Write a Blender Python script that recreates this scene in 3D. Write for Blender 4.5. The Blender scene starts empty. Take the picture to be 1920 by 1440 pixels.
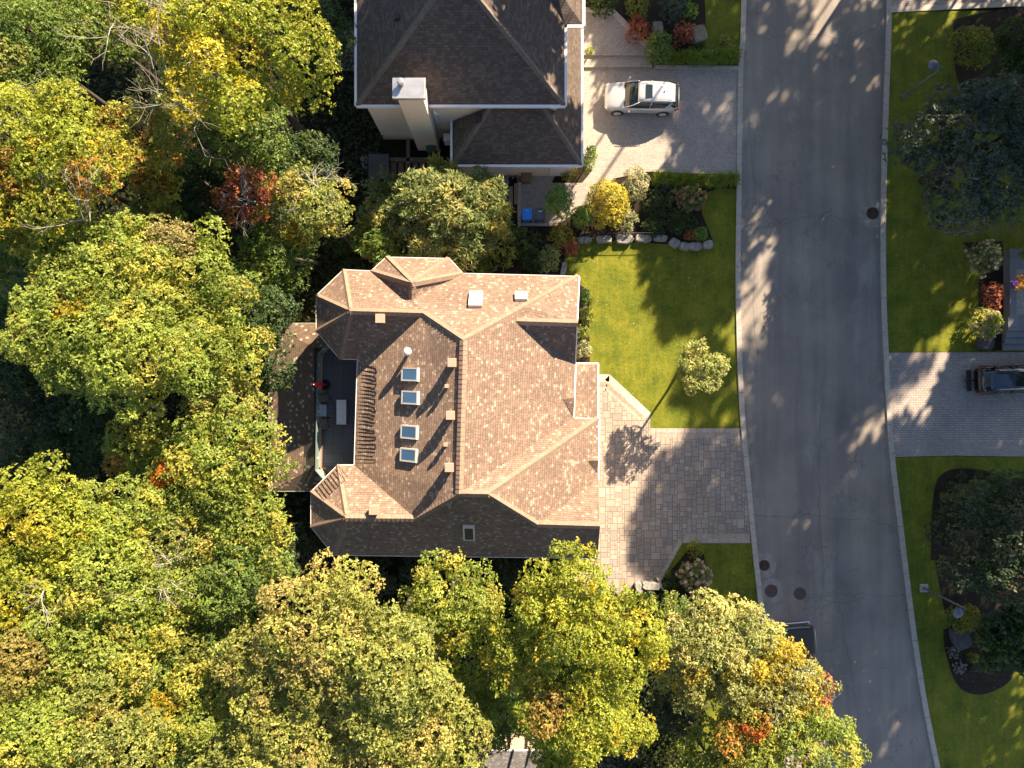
import bpy, bmesh, math, random
import numpy as np
from mathutils import Vector, Matrix
C = bpy.context.scene
R = math.radians
# ------------------------------------------------------------------ camera, sky, sun
H, F = 46.0, 1920 * 25.0 / 36.0
cd = bpy.data.cameras.new('camera'); cd.lens = 25.0; cd.sensor_width = 36.0
cd.clip_start = 0.5; cd.clip_end = 3000
cam = bpy.data.objects.new('camera', cd); cam.location = (0, 0, H)
C.collection.objects.link(cam); C.camera = cam
SUN_EL, SUN_AZ = 32.0, 34.0           # azimuth clockwise from +Y (north, up in the picture)
w = bpy.data.worlds.new('World'); C.world = w; w.use_nodes = True
wn = w.node_tree.nodes; bg = wn['Background']
sky = wn.new('ShaderNodeTexSky'); sky.sky_type = 'NISHITA'; sky.sun_disc = False
sky.sun_elevation = R(SUN_EL); sky.sun_rotation = R(SUN_AZ)
sky.air_density = 1.0; sky.dust_density = 1.0
w.node_tree.links.new(sky.outputs[0], bg.inputs[0]); bg.inputs[1].default_value = 0.052
sl = bpy.data.lights.new('sun', 'SUN'); sl.energy = 5.0; sl.angle = R(0.5); sl.color = (1.0, 0.79, 0.54)
so = bpy.data.objects.new('sun', sl); C.collection.objects.link(so)
sd = Vector((math.sin(R(SUN_AZ)) * math.cos(R(SUN_EL)), math.cos(R(SUN_AZ)) * math.cos(R(SUN_EL)), math.sin(R(SUN_EL))))
so.rotation_euler = sd.to_track_quat('Z', 'Y').to_euler(); so.location = (20, 30, 60)
C.view_settings.view_transform = 'Standard'; C.view_settings.look = 'None'
C.view_settings.gamma = 1.0; C.view_settings.exposure = 1.85
C.cycles.max_bounces = 5; C.cycles.diffuse_bounces = 2; C.cycles.glossy_bounces = 2
C.cycles.transmission_bounces = 4; C.cycles.transparent_max_bounces = 6

def P(px, py, z=0.0):
    """photo reading -> world point at height z (used to survey positions once)"""
    k = (H - z) / F
    return Vector(((px - 960) * k, (720 - py) * k, z))

# ------------------------------------------------------------------ material helpers
class NT:
    def __init__(s, name):
        s.m = bpy.data.materials.new(name); s.m.use_nodes = True
        s.t = s.m.node_tree; s.n = s.t.nodes; s.b = s.n['Principled BSDF']
    def new(s, typ, **kw):
        n = s.n.new(typ)
        for k, v in kw.items(): setattr(n, k, v)
        return n
    def put(s, sock, v):
        if hasattr(v, 'links') or hasattr(v, 'is_output'): s.t.links.new(v, sock)
        else:
            try: sock.default_value = v
            except Exception: sock.default_value = (*v, 1.0)
    def math(s, op, a, b=0.0, c=None):
        n = s.new('ShaderNodeMath', operation=op); s.put(n.inputs[0], a); s.put(n.inputs[1], b)
        if c is not None: s.put(n.inputs[2], c)
        return n.outputs[0]
    def noise(s, vec, scale, detail=3.0, rough=0.55, col=False):
        n = s.new('ShaderNodeTexNoise'); s.put(n.inputs['Vector'], vec)
        n.inputs['Scale'].default_value = scale; n.inputs['Detail'].default_value = detail
        n.inputs['Roughness'].default_value = rough
        return n.outputs['Color' if col else 'Fac']
    def ramp(s, f, stops, interp='LINEAR'):
        n = s.new('ShaderNodeValToRGB'); s.put(n.inputs[0], f); r = n.color_ramp; r.interpolation = interp
        while len(r.elements) < len(stops): r.elements.new(0.5)
        for e, (p, c) in zip(r.elements, stops):
            e.position = p; e.color = (*c, 1.0) if len(c) == 3 else c
        return n.outputs[0]
    def mix(s, f, a, b, mode='MIX'):
        n = s.new('ShaderNodeMix', data_type='RGBA', blend_type=mode)
        s.put(n.inputs[0], f); s.put(n.inputs[6], a); s.put(n.inputs[7], b)
        return n.outputs[2]
    def obj(s): return s.new('ShaderNodeTexCoord').outputs['Object']
    def uv(s): return s.new('ShaderNodeTexCoord').outputs['UV']
    def sep(s, v):
        n = s.new('ShaderNodeSeparateXYZ'); s.put(n.inputs[0], v); return n.outputs
    def comb(s, x, y, z=0.0):
        n = s.new('ShaderNodeCombineXYZ')
        for i, v in enumerate((x, y, z)): s.put(n.inputs[i], v)
        return n.outputs[0]
    def white(s, v):
        n = s.new('ShaderNodeTexWhiteNoise'); s.put(n.inputs['Vector'], v); return n.outputs['Value']
    def bump(s, h, strength=0.5, dist=0.02):
        n = s.new('ShaderNodeBump'); s.put(n.inputs['Height'], h)
        n.inputs['Strength'].default_value = strength; n.inputs['Distance'].default_value = dist
        s.t.links.new(n.outputs[0], s.b.inputs['Normal'])
    def out(s, col=None, rough=0.8, metal=0.0, spec=None):
        if col is not None: s.put(s.b.inputs['Base Color'], col)
        s.put(s.b.inputs['Roughness'], rough); s.b.inputs['Metallic'].default_value = metal
        if spec is not None: s.b.inputs['Specular IOR Level'].default_value = spec
        return s.m

def plain(name, col, rough=0.7, metal=0.0, var=0.12, scale=3.0, spec=None):
    t = NT(name); v = t.noise(t.obj(), scale, 4)
    a = tuple(c * (1 - var) for c in col); b = tuple(min(1, c * (1 + var)) for c in col)
    return t.out(t.ramp(v, [(0.3, a), (0.7, b)]), rough, metal, spec)

def leaf_mat(name, trans=0.38, rough=0.5, tint=(1.15, 1.2, 0.7)):
    t = NT(name)
    a = t.new('ShaderNodeAttribute', attribute_name='col').outputs['Color']
    t.out(a, rough, spec=0.35)
    tr = t.new('ShaderNodeBsdfTranslucent'); t.put(tr.inputs[0], t.mix(1.0, a, tint, 'MULTIPLY'))
    mx = t.new('ShaderNodeMixShader'); mx.inputs[0].default_value = trans
    t.t.links.new(t.b.outputs[0], mx.inputs[1]); t.t.links.new(tr.outputs[0], mx.inputs[2])
    t.t.links.new(mx.outputs[0], t.n['Material Output'].inputs[0])
    return t.m

def tile_mat(name, rough=0.85, scale=14.0, bump=0.25):
    t = NT(name)
    a = t.new('ShaderNodeAttribute', attribute_name='col').outputs['Color']
    o = t.obj(); v = t.noise(o, scale, 5, 0.7)
    st = t.noise(o, 0.35, 3)
    c = t.mix(1.0, a, t.ramp(v, [(0.25, (.72, .72, .72)), (0.75, (1.2, 1.2, 1.2))]), 'MULTIPLY')
    c = t.mix(1.0, c, t.ramp(st, [(0.3, (.86, .86, .88)), (0.7, (1.1, 1.1, 1.08))]), 'MULTIPLY')
    t.bump(v, bump, 0.02)
    return t.out(c, rough)

def shingle_mat(name, cols, row=0.15, tab=0.165, seam_shadow=0.45, bump=1.0):
    """laminated shingles laid in courses; UV is metres along / up the slope"""
    t = NT(name); u, v, _ = t.sep(t.uv())
    vr = t.math('DIVIDE', v, row); r = t.math('FLOOR', vr); fv = t.math('FRACT', vr)
    uo = t.math('ADD', t.math('DIVIDE', u, tab), t.math('MULTIPLY', t.white(t.comb(r, 3.7)), 5.0))
    c = t.math('FLOOR', uo); fu = t.math('FRACT', uo)
    rnd = t.white(t.comb(c, r, 1.3))
    col = t.ramp(rnd, cols, 'CONSTANT')
    edge = t.math('MAXIMUM', t.math('LESS_THAN', fv, 0.16), t.math('MULTIPLY', t.math('LESS_THAN', fu, 0.10), t.math('GREATER_THAN', t.white(t.comb(c, r, 7.7)), 0.35)))
    col = t.mix(t.math('MULTIPLY', edge, seam_shadow), col, (.035, .028, .024))  # dark tab gaps, plus the shadow under each course painted into the colour
    ob = t.obj()
    col = t.mix(1.0, col, t.ramp(t.noise(ob, 9.0, 4, .7), [(0.3, (.8, .8, .8)), (0.7, (1.2, 1.2, 1.2))]), 'MULTIPLY')
    col = t.mix(1.0, col, t.ramp(t.noise(ob, 0.45, 4, .6), [(0.3, (.86, .86, .87)), (0.7, (1.1, 1.09, 1.07))]), 'MULTIPLY')
    thick = t.math('MULTIPLY', t.math('GREATER_THAN', t.white(t.comb(c, r, 5.1)), 0.5), 0.55)
    h = t.math('ADD', t.math('MULTIPLY', t.math('SUBTRACT', 1.0, fv), 1.0), thick)
    t.bump(h, bump, 0.035)
    return t.out(col, 0.9)

def brick_ground(name, c1, c2, mortar, bw, bh, ms=0.03, rot=0.0, off=0.5, bump=0.3):
    t = NT(name); o = t.obj()
    m = t.new('ShaderNodeMapping'); m.inputs['Rotation'].default_value = (0, 0, rot); t.put(m.inputs[0], o)
    b = t.new('ShaderNodeTexBrick', offset=off); t.put(b.inputs['Vector'], m.outputs[0])
    t.put(b.inputs['Color1'], c1); t.put(b.inputs['Color2'], c2); t.put(b.inputs['Mortar'], mortar)
    b.inputs['Scale'].default_value = 1.0; b.inputs['Brick Width'].default_value = bw
    b.inputs['Row Height'].default_value = bh; b.inputs['Mortar Size'].default_value = ms
    b.inputs['Mortar Smooth'].default_value = 0.2; b.inputs['Bias'].default_value = 0.0
    v = t.noise(o, 11, 5, .7)
    c = t.mix(1.0, b.outputs[0], t.ramp(v, [(.25, (.78, .78, .78)), (.75, (1.2, 1.2, 1.2))]), 'MULTIPLY')
    c = t.mix(1.0, c, t.ramp(t.noise(o, .4, 3), [(.3, (.85, .85, .87)), (.7, (1.12, 1.1, 1.08))]), 'MULTIPLY')
    t.bump(t.math('ADD', t.math('MULTIPLY', b.outputs['Fac'], -1.0), t.math('MULTIPLY', v, .3)), bump, 0.02)
    return t.out(c, 0.88)

def grass_mat(name, cols, fine=38.0):
    t = NT(name); o = t.obj()
    n1 = t.noise(o, fine, 4, .75); n2 = t.noise(o, 1.1, 4, .6); n3 = t.noise(o, 6.0, 4, .7)
    f = t.math('ADD', t.math('MULTIPLY', n1, .45), t.math('ADD', t.math('MULTIPLY', n2, .33), t.math('MULTIPLY', n3, .25)))
    c = t.ramp(f, [(0.36, cols[0]), (0.5, cols[1]), (0.64, cols[2])])
    t.bump(t.math('ADD', n1, t.math('MULTIPLY', n3, .6)), 0.9, 0.05)
    return t.out(c, 0.85, spec=0.2)

M = {}
M['shingle'] = shingle_mat('beige_shingles', [(0, (.195, .135, .105)), (.30, (.225, .157, .122)), (.60, (.255, .180, .14)), (.90, (.37, .295, .24))], seam_shadow=.6, bump=1.0)
M['cap'] = plain('ridge_shingles', (.25, .178, .136), .9, var=.18, scale=5)
M['nshingle'] = shingle_mat('brown_shingles', [(0, (.09, .070, .060)), (.4, (.112, .088, .076)), (.75, (.135, .106, .092))], row=0.14, tab=0.25, seam_shadow=.5, bump=.8)
M['ncap'] = plain('brown_ridge_shingles', (.15, .125, .11), .9, var=.18, scale=5)
M['lshingle'] = shingle_mat('dark_shingles', [(0, (.115, .078, .055)), (.45, (.14, .098, .07)), (.9, (.38, .31, .24))], seam_shadow=.45)
M['gutter'] = plain('white_gutter', (.80, .80, .84), .45, var=.05)
M['pgutter'] = plain('cream_gutter', (.34, .36, .32), .5, var=.08)
M['stucco'] = plain('cream_brick_wall', (.78, .68, .58), .85, var=.06, scale=8)
M['brick'] = brick_ground('tan_brick', (.42, .32, .25), (.5, .38, .3), (.5, .46, .4), .22, .075, .008)
M['white'] = plain('white_paint', (.8, .8, .8), .45, var=.03)
M['sheet'] = plain('sheet_metal', (.62, .63, .66), .3, .7, var=.15, scale=1.6)
M['dark'] = plain('black_metal', (.025, .025, .028), .4, var=.2)
M['vent'] = plain('tan_vent', (.40, .28, .22), .5, var=.05)
M['frame'] = plain('skylight_frame', (.62, .60, .58), .4, var=.05)
M['cable'] = plain('heat_cable', (.03, .02, .018), .6)
M['lead'] = plain('grey_plastic', (.3, .3, .31), .5)
def glass(name, col, rough=.06, metal=0.0, spec=.9):
    t = NT(name); return t.out(col, rough, metal, spec)
M['skyglass'] = glass('skylight_glass', (.07, .16, .30), .12)
M['whiteglass'] = glass('white_skylight_lens', (.62, .64, .62), .2)
M['treeglass'] = glass('tree_reflection_glass', (.05, .06, .045), .03)  # greenish base tint carries the reflection of trees
M['carglass'] = glass('car_glass', (.015, .025, .028), .04)
def rail_glass():
    t = NT('railing_glass'); t.out((.42, .55, .56), .05, spec=.6)
    tr = t.new('ShaderNodeBsdfTransparent'); t.put(tr.inputs[0], (.82, .95, .93))
    mx = t.new('ShaderNodeMixShader'); mx.inputs[0].default_value = .55
    t.t.links.new(t.b.outputs[0], mx.inputs[1]); t.t.links.new(tr.outputs[0], mx.inputs[2])
    t.t.links.new(mx.outputs[0], t.n['Material Output'].inputs[0]); return t.m
M['railglass'] = rail_glass()
M['deck'] = brick_ground('grey_deck_tiles', (.12, .125, .15), (.14, .145, .17), (.08, .08, .095), .6, .6, .012, off=0.0, bump=.1)
M['leaf'] = leaf_mat('leaves'); M['dleaf'] = leaf_mat('dense_leaves', .22, .55)
M['petal'] = leaf_mat('petals', .3, .6, (1, .95, .85))
M['tile'] = tile_mat('concrete_pavers')
M['stone'] = plain('grey_fieldstone', (.27, .26, .25), .85, var=.45, scale=4)
M['wood'] = plain('weathered_wood', (.17, .13, .10), .8, var=.25, scale=5)
M['log'] = plain('split_firewood', (.42, .27, .15), .8, var=.35, scale=9)
def bark(name, col):
    t = NT(name); o = t.obj(); v = t.noise(o, 7, 5, .7); t.bump(v, .6, .03)
    return t.out(t.ramp(v, [(.3, tuple(c * .5 for c in col)), (.7, col)]), .9)
M['bark'] = bark('grey_bark', (.085, .068, .055)); M['twig'] = bark('pale_dead_bark', (.46, .42, .38))
def lawn():
    t = NT('mown_lawn'); o = t.obj(); s = t.sep(o)
    a = t.noise(o, 42, 5, .8); b = t.noise(o, .7, 5, .65); c_ = t.noise(o, 4.5, 5, .75); d = t.noise(t.comb(t.math('MULTIPLY', s[0], 1.0), t.math('MULTIPLY', s[1], .12)), 3.2, 3, .6)
    f = t.math('ADD', t.math('ADD', t.math('MULTIPLY', a, .38), t.math('MULTIPLY', b, .34)), t.math('ADD', t.math('MULTIPLY', c_, .22), t.math('MULTIPLY', d, .12)))
    c = t.ramp(f, [(.37, (.038, .066, .008)), (.48, (.105, .145, .014)), (.58, (.215, .225, .022)), (.70, (.34, .30, .045))])
    c = t.mix(t.math('MULTIPLY', t.math('GREATER_THAN', t.noise(o, 1.6, 5, .7), .68), .35), c, (.22, .165, .06))
    t.bump(t.math('ADD', a, t.math('MULTIPLY', c_, .8)), 1.0, .07)
    return t.out(c, .85, spec=.2)
M['lawn'] = lawn()
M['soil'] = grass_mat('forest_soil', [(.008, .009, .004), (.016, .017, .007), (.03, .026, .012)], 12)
M['mulch'] = grass_mat('dark_mulch', [(.012, .009, .007), (.028, .02, .015), (.06, .045, .035)], 25)
M['curb'] = plain('concrete_curb', (.42, .38, .34), .85, var=.16, scale=5)
M['smallpav'] = brick_ground('small_square_pavers', (.34, .305, .28), (.43, .385, .35), (.22, .20, .18), .14, .14, .008, off=.5)
M['epav'] = brick_ground('grey_brick_pavers', (.33, .295, .28), (.41, .37, .345), (.15, .14, .135), .22, .15, .012)
M['step'] = brick_ground('slate_step', (.19, .20, .22), (.22, .23, .25), (.14, .14, .15), 1.2, .9, .01, off=0)
M['jointbase'] = plain('joint_sand', (.17, .14, .12), .9)
def asphalt():
    t = NT('asphalt'); o = t.obj(); s = t.sep(o)
    st = t.noise(t.comb(t.math('MULTIPLY', s[0], 1.0), t.math('MULTIPLY', s[1], .06)), .9, 4, .6)
    f = t.noise(o, 30, 6, .85); g = t.noise(o, .22, 4, .6); sp = t.noise(o, 120, 2, .9)
    c = t.ramp(f, [(.28, (.172, .156, .142)), (.72, (.285, .258, .232))])
    c = t.mix(1.0, c, t.ramp(st, [(.32, (.82, .84, .9)), (.68, (1.22, 1.18, 1.12))]), 'MULTIPLY')
    c = t.mix(1.0, c, t.ramp(g, [(.3, (.78, .78, .8)), (.7, (1.25, 1.23, 1.2))]), 'MULTIPLY')
    c = t.mix(t.math('MULTIPLY', t.math('GREATER_THAN', sp, .73), .8), c, (.36, .34, .31))
    pt = t.noise(t.comb(s[0], t.math('MULTIPLY', s[1], .35)), .55, 6, .72)
    c = t.mix(t.ramp(pt, [(.56, (0, 0, 0)), (.70, (.55, .55, .55))]), c, (.36, .335, .31))
    c = t.mix(t.ramp(t.noise(o, .8, 5, .7), [(.60, (0, 0, 0)), (.74, (.5, .5, .5))]), c, (.10, .09, .085))
    vo = t.new('ShaderNodeTexVoronoi', feature='DISTANCE_TO_EDGE'); vo.inputs['Scale'].default_value = .4
    wob = t.new('ShaderNodeVectorMath', operation='ADD'); t.put(wob.inputs[0], o)
    wn_ = t.new('ShaderNodeVectorMath', operation='SCALE'); t.put(wn_.inputs[0], t.noise(o, 1.6, 4, .6, True)); wn_.inputs['Scale'].default_value = 1.3
    t.put(wob.inputs[1], wn_.outputs[0]); t.put(vo.inputs['Vector'], wob.outputs[0])
    crack = t.math('MULTIPLY', t.math('LESS_THAN', vo.outputs[0], .0035), t.math('GREATER_THAN', t.noise(o, .13, 2), .57))
    c = t.mix(t.math('MULTIPLY', crack, .75), c, (.05, .047, .045))
    t.bump(f, .5, .012)
    return t.out(c, .82)
M['asphalt'] = asphalt()

# ------------------------------------------------------------------ object helpers
def link(o, parent=None):
    C.collection.objects.link(o)
    if parent is not None: o.parent = parent
    return o
def tag(o, label=None, cat=None, group=None, kind=None):
    if label: o['label'] = label
    if cat: o['category'] = cat
    if group: o['group'] = group
    if kind: o['kind'] = kind
    return o
def thing(name, label, cat, loc=(0, 0, 0), rz=0.0, group=None):
    o = bpy.data.objects.new(name, None); o.empty_display_size = .3
    C.collection.objects.link(o); o.location = loc; o.rotation_euler = (0, 0, rz)
    return tag(o, label, cat, group)
def mesh(name, verts, faces, mat, parent=None, smooth=False, loc=None, uv=None):
    me = bpy.data.meshes.new(name)
    me.from_pydata([tuple(v) for v in verts], [], [tuple(f) for f in faces])
    me.materials.append(mat)
    if smooth: me.polygons.foreach_set('use_smooth', [True] * len(me.polygons))
    o = link(bpy.data.objects.new(name, me), parent)
    if loc is not None: o.location = loc
    return o
def quads_np(name, V, mat, col=None, parent=None, nv=4):
    """V: (n,4,3) array of loose quads"""
    n = V.shape[0]; me = bpy.data.meshes.new(name)
    me.vertices.add(n * nv); me.vertices.foreach_set('co', V.astype(np.float32).ravel())
    me.loops.add(n * nv); me.loops.foreach_set('vertex_index', np.arange(n * nv, dtype=np.int32))
    me.polygons.add(n); me.polygons.foreach_set('loop_start', np.arange(0, n * nv, nv, dtype=np.int32))
    me.polygons.foreach_set('loop_total', np.full(n, nv, dtype=np.int32))
    me.update(calc_edges=True)
    if col is not None:
        a = me.color_attributes.new('col', 'FLOAT_COLOR', 'POINT')
        c = np.ones((n * nv, 4), np.float32); c[:, :3] = np.repeat(col, nv, axis=0)
        a.data.foreach_set('color', c.ravel())
    me.materials.append(mat)
    return link(bpy.data.objects.new(name, me), parent)

class MB:
    """collects boxes, prisms, tubes into one mesh"""
    def __init__(s): s.v = []; s.f = []; s.sm = []
    def add(s, vs, fs, smooth=False):
        k = len(s.v); s.v += [tuple(v) for v in vs]; s.f += [tuple(i + k for i in f) for f in fs]; s.sm += [smooth] * len(fs); return s
    def box(s, c, d, rz=0.0, taper=1.0, tilt=None):
        x, y, z = (q / 2 for q in d); M_ = Matrix.Rotation(rz, 3, 'Z')
        if tilt is not None: M_ = tilt
        vs = []
        for sz, t in ((-1, 1.0), (1, taper)):
            for sx, sy in ((-1, -1), (1, -1), (1, 1), (-1, 1)):
                vs.append(Vector(c) + M_ @ Vector((sx * x * t, sy * y * t, sz * z)))
        return s.add(vs, [(3, 2, 1, 0), (4, 5, 6, 7), (0, 1, 5, 4), (1, 2, 6, 5), (2, 3, 7, 6), (3, 0, 4, 7)])
    def prism(s, poly, z0, z1):
        n = len(poly); vs = [(p[0], p[1], z0) for p in poly] + [(p[0], p[1], z1) for p in poly]
        return s.add(vs, [tuple(range(n - 1, -1, -1)), tuple(range(n, 2 * n))] + [(i, (i + 1) % n, (i + 1) % n + n, i + n) for i in range(n)])
    def tube(s, pts, rad, n=6, smooth=True, cap=True):
        pts = [Vector(p) for p in pts]; m = len(pts)
        if not hasattr(rad, '__len__'): rad = [rad] * m
        vs = []
        for i, p in enumerate(pts):
            d = (pts[min(i + 1, m - 1)] - pts[max(i - 1, 0)])
            d = d.normalized() if d.length > 1e-6 else Vector((0, 0, 1))
            a = d.cross(Vector((0, 0, 1)) if abs(d.z) < .95 else Vector((1, 0, 0))).normalized(); b = d.cross(a)
            for j in range(n):
                t = 2 * math.pi * j / n; vs.append(p + (a * math.cos(t) + b * math.sin(t)) * rad[i])
        fs = [(i * n + j, i * n + (j + 1) % n, (i + 1) * n + (j + 1) % n, (i + 1) * n + j) for i in range(m - 1) for j in range(n)]
        if cap: fs += [tuple(range(n - 1, -1, -1)), tuple((m - 1) * n + j for j in range(n))]
        return s.add(vs, fs, smooth)
    def lathe(s, prof, c=(0, 0, 0), n=16, rot=None):
        vs = []
        for r, z in prof:
            for j in range(n):
                t = 2 * math.pi * j / n; q = Vector((r * math.cos(t), r * math.sin(t), z))
                if rot is not None: q = rot @ q
                vs.append(Vector(c) + q)
        m = len(prof)
        fs = [(i * n + j, i * n + (j + 1) % n, (i + 1) * n + (j + 1) % n, (i + 1) * n + j) for i in range(m - 1) for j in range(n)]
        fs += [tuple(range(n - 1, -1, -1)), tuple((m - 1) * n + j for j in range(n))]
        return s.add(vs, fs, True)
    def build(s, name, mat, parent=None, bevel=0.0, sub=0, loc=None):
        o = mesh(name, s.v, s.f, mat, parent, loc=loc)
        o.data.polygons.foreach_set('use_smooth', s.sm)
        if bevel:
            b = o.modifiers.new('bevel', 'BEVEL'); b.width = bevel; b.segments = 2; b.limit_method = 'ANGLE'
        if sub:
            b = o.modifiers.new('sub', 'SUBSURF'); b.levels = sub; b.render_levels = sub
        return o

def sheet(name, pts, z, mat, kind='structure', label=None):
    """flat ground sheet from survey points"""
    o = mesh(name, [(*p[:2], z) for p in pts], [tuple(range(len(pts)))], mat)
    if o.data.polygons[0].normal.z < 0: o.data.flip_normals()
    tag(o, label, kind=kind); return o
def G(l): return [P(x, y) for x, y in l]
def smooth_line(pts, n=8):
    """Catmull-Rom through 2D/3D points"""
    pts = [Vector(p) for p in pts]; q = [pts[0]] + pts + [pts[-1]]; out = []
    for i in range(1, len(q) - 2):
        for k in range(n):
            t = k / n; a, b, c, d = q[i - 1], q[i], q[i + 1], q[i + 2]
            out.append(.5 * ((2 * b) + (c - a) * t + (2 * a - 5 * b + 4 * c - d) * t * t + (3 * b - a - 3 * c + d) * t ** 3))
    out.append(pts[-1]); return out
def copy_tree(o, parent=None):
    c = o.copy(); C.collection.objects.link(c)
    if parent is not None: c.parent = parent
    for ch in list(o.children): copy_tree(ch, c)
    return c
# ------------------------------------------------------------------ ground and roads
gsz = 700
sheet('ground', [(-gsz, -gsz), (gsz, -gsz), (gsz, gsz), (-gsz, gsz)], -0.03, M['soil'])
WC = [(1430, -1500), (1405, -600), (1394, 0), (1388, 130), (1385, 330), (1383, 500), (1384, 600), (1387, 700), (1392, 790), (1402, 900), (1411, 1000), (1422, 1100), (1434, 1200), (1450, 1300), (1470, 1400), (1505, 1550), (1570, 1800), (1700, 2200)]
EC = [(1690, -1500), (1672, -600), (1666, 0), (1660, 200), (1655, 400), (1656, 560), (1660, 660), (1665, 760), (1671, 850), (1684, 960), (1701, 1100), (1714, 1200), (1733, 1320), (1757, 1440), (1790, 1580), (1850, 1800), (1970, 2200)]
wc = smooth_line(G(WC), 5); ec = smooth_line(G(EC), 5)
sheet('road', wc + ec[::-1], 0.0, M['asphalt'])
def strip(name, line, w0, w1, z0, z1, mat, kind='structure'):
    """solid band along a line, offset w0..w1 to its right"""
    vs = []; n = len(line)
    for i, p in enumerate(line):
        d = (line[min(i + 1, n - 1)] - line[max(i - 1, 0)]); d.z = 0; d.normalize(); r = Vector((d.y, -d.x, 0))
        for a, z in ((w0, z0), (w0, z1), (w1, z1), (w1, z0)): q = p + r * a; vs.append((q.x, q.y, z))
    fs = [(4 * i + j, 4 * i + (j + 1) % 4, 4 * i + 4 + (j + 1) % 4, 4 * i + 4 + j) for i in range(n - 1) for j in range(4)]
    fs += [(3, 2, 1, 0), (4 * n - 4, 4 * n - 3, 4 * n - 2, 4 * n - 1)]
    o = mesh(name, vs, fs, mat); tag(o, kind=kind)
    bm = bmesh.new(); bm.from_mesh(o.data); bmesh.ops.recalc_face_normals(bm, faces=bm.faces); bm.to_mesh(o.data); bm.free()
    return o
strip('kerb', wc, -.17, .15, -.02, .11, M['curb'])
strip('kerb', ec, -.17, .15, -.02, .11, M['curb'])
# gutter stain band and patches lie in the road material; joints in the kerb
jm = MB()
for line in (wc, ec):
    for i in range(4, len(line) - 3, 3):
        a = line[i]; d = (line[i + 1] - line[i]).normalized()
        jm.box((a.x, a.y, .112), (.36, .025, .006), math.atan2(d.y, d.x) + math.pi / 2)
tag(jm.build('kerb_joints', M['jointbase']), kind='structure')
# lawns
LW = [(1060, 440), (1100, 440), (1383, 340), (1383, 500), (1384, 600), (1387, 700), (1391, 803), (1219, 803), (1220, 774), (1143, 702), (1090, 702), (1080, 690), (1080, 515), (1050, 515)]
sheet('front_lawn', G(LW), 0.012, M['lawn'])
sheet('upper_lawn', G([(1300, -900), (1412, -900), (1394, 0), (1389, 126), (1214, 126), (1240, -100)]), 0.012, M['lawn'])
sheet('lower_lawn', G([(1278, 1019), (1412, 1019), (1422, 1100), (1434, 1200), (1450, 1300), (1470, 1400), (1500, 1550), (1570, 1800), (1300, 1800), (1235, 1300), (1238, 1090)]), 0.012, M['lawn'])
ecl = [p for p in ec if P(0, 661).y <= p.y]
sheet('east_lawn', [*G([(4200, 661)]), *G([(4200, -2)]), *G([(1668, 22)])] + [p for p in ecl if p.y < P(0, 22).y], 0.012, M['lawn'])
ecs = [p for p in ec if p.y < P(0, 858).y]
sheet('south_east_lawn', G([(1673, 858), (1795, 855), (1880, 857), (4200, 870), (4200, 2200)]) + ecs[::-1], 0.012, M['lawn'])
# planting beds
for k, b in enumerate([
    [(1098, -120), (1316, -120), (1324, 60), (1306, 96), (1384, 104), (1386, 125), (1214, 124), (1205, 100), (1143, 30), (1098, 28)],
    [(1212, 323), (1384, 330), (1383, 354), (1322, 354), (1316, 400), (1336, 450), (1310, 462), (1090, 448), (1068, 440), (1052, 518), (860, 512), (700, 482), (640, 400), (700, 340), (960, 330), (972, 424), (1040, 427), (1108, 385), (1150, 338)],
    [(1082, 530), (1104, 545), (1106, 692), (1080, 692)],
    [(1803, 455), (1880, 452), (1882, 657), (1832, 657), (1836, 480)],
    [(1748, 1010), (1750, 950), (1757, 905), (1772, 886), (1796, 879), (1840, 882), (1890, 900), (2050, 940), (2050, 1240), (1860, 1250), (1820, 1230), (1776, 1160), (1758, 1080)],
    [(1768, 1180), (1850, 1170), (1900, 1260), (1850, 1300), (1800, 1290), (1774, 1230)],
    [(1786, 38), (1880, 18), (2050, 10), (2050, 230), (1850, 215), (1795, 150)],
    [(1240, 1090), (1300, 1019), (1320, 1040), (1330, 1110), (1300, 1160), (1240, 1160)],
    [(1050, 315), (1092, 312), (1112, 318), (1092, 342), (1034, 343)]]):
    if k in (4, 5, 6): b = [tuple(q[:2]) for q in smooth_line([(*q, 0) for q in b + b[:1]], 5)][:-1]
    sheet('planting_bed', G(b), 0.02 + .002 * k, M['mulch'])
strip('bed_edging', smooth_line(G([(1748, 1050), (1750, 960), (1757, 908), (1772, 888), (1797, 881), (1840, 884), (1892, 902), (1960, 930)]), 6), -.09, .09, .0, .05, M['mulch'])
# north driveway and its apron
sheet('north_driveway', G([(1085, 128), (1386, 127), (1383, 328), (1213, 322), (1150, 335), (1110, 378), (1042, 424), (970, 424), (969, 318), (1085, 312)]), 0.015, M['smallpav'])
sheet('east_driveway', G([(1663, 661), (4200, 655), (4200, 868), (1880, 856), (1795, 854), (1674, 857), (1665, 760)]), 0.018, M['epav'])
sheet('far_north_driveway', G([(1670, -230), (4200, -230), (4200, -10), (1890, 8), (1670, 18)]), 0.015, M['epav'])
strip('driveway_edging', G([(1670, 19), (1890, 8), (4200, -10)]), -.17, .17, 0, .06, M['curb'])
strip('driveway_edging', G([(1225, 126), (1388, 128)]), -.12, .12, 0, .09, M['curb'])
mb = MB(); mb.prism(G([(1085, 22), (1145, 24), (1216, 92), (1218, 107), (1085, 107)]), 0, .32); tag(mb.build('upper_landing', M['smallpav']), kind='structure')
mb = MB(); mb.prism(G([(1085, 107), (1218, 107), (1222, 128), (1085, 128)]), 0, .16); tag(mb.build('lower_landing', M['smallpav']), kind='structure')
strip('landing_edging', G([(1222, 100), (1146, 26), (1085, 24)]), -.16, .16, 0, .42, M['curb'])
mb = MB()
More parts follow.
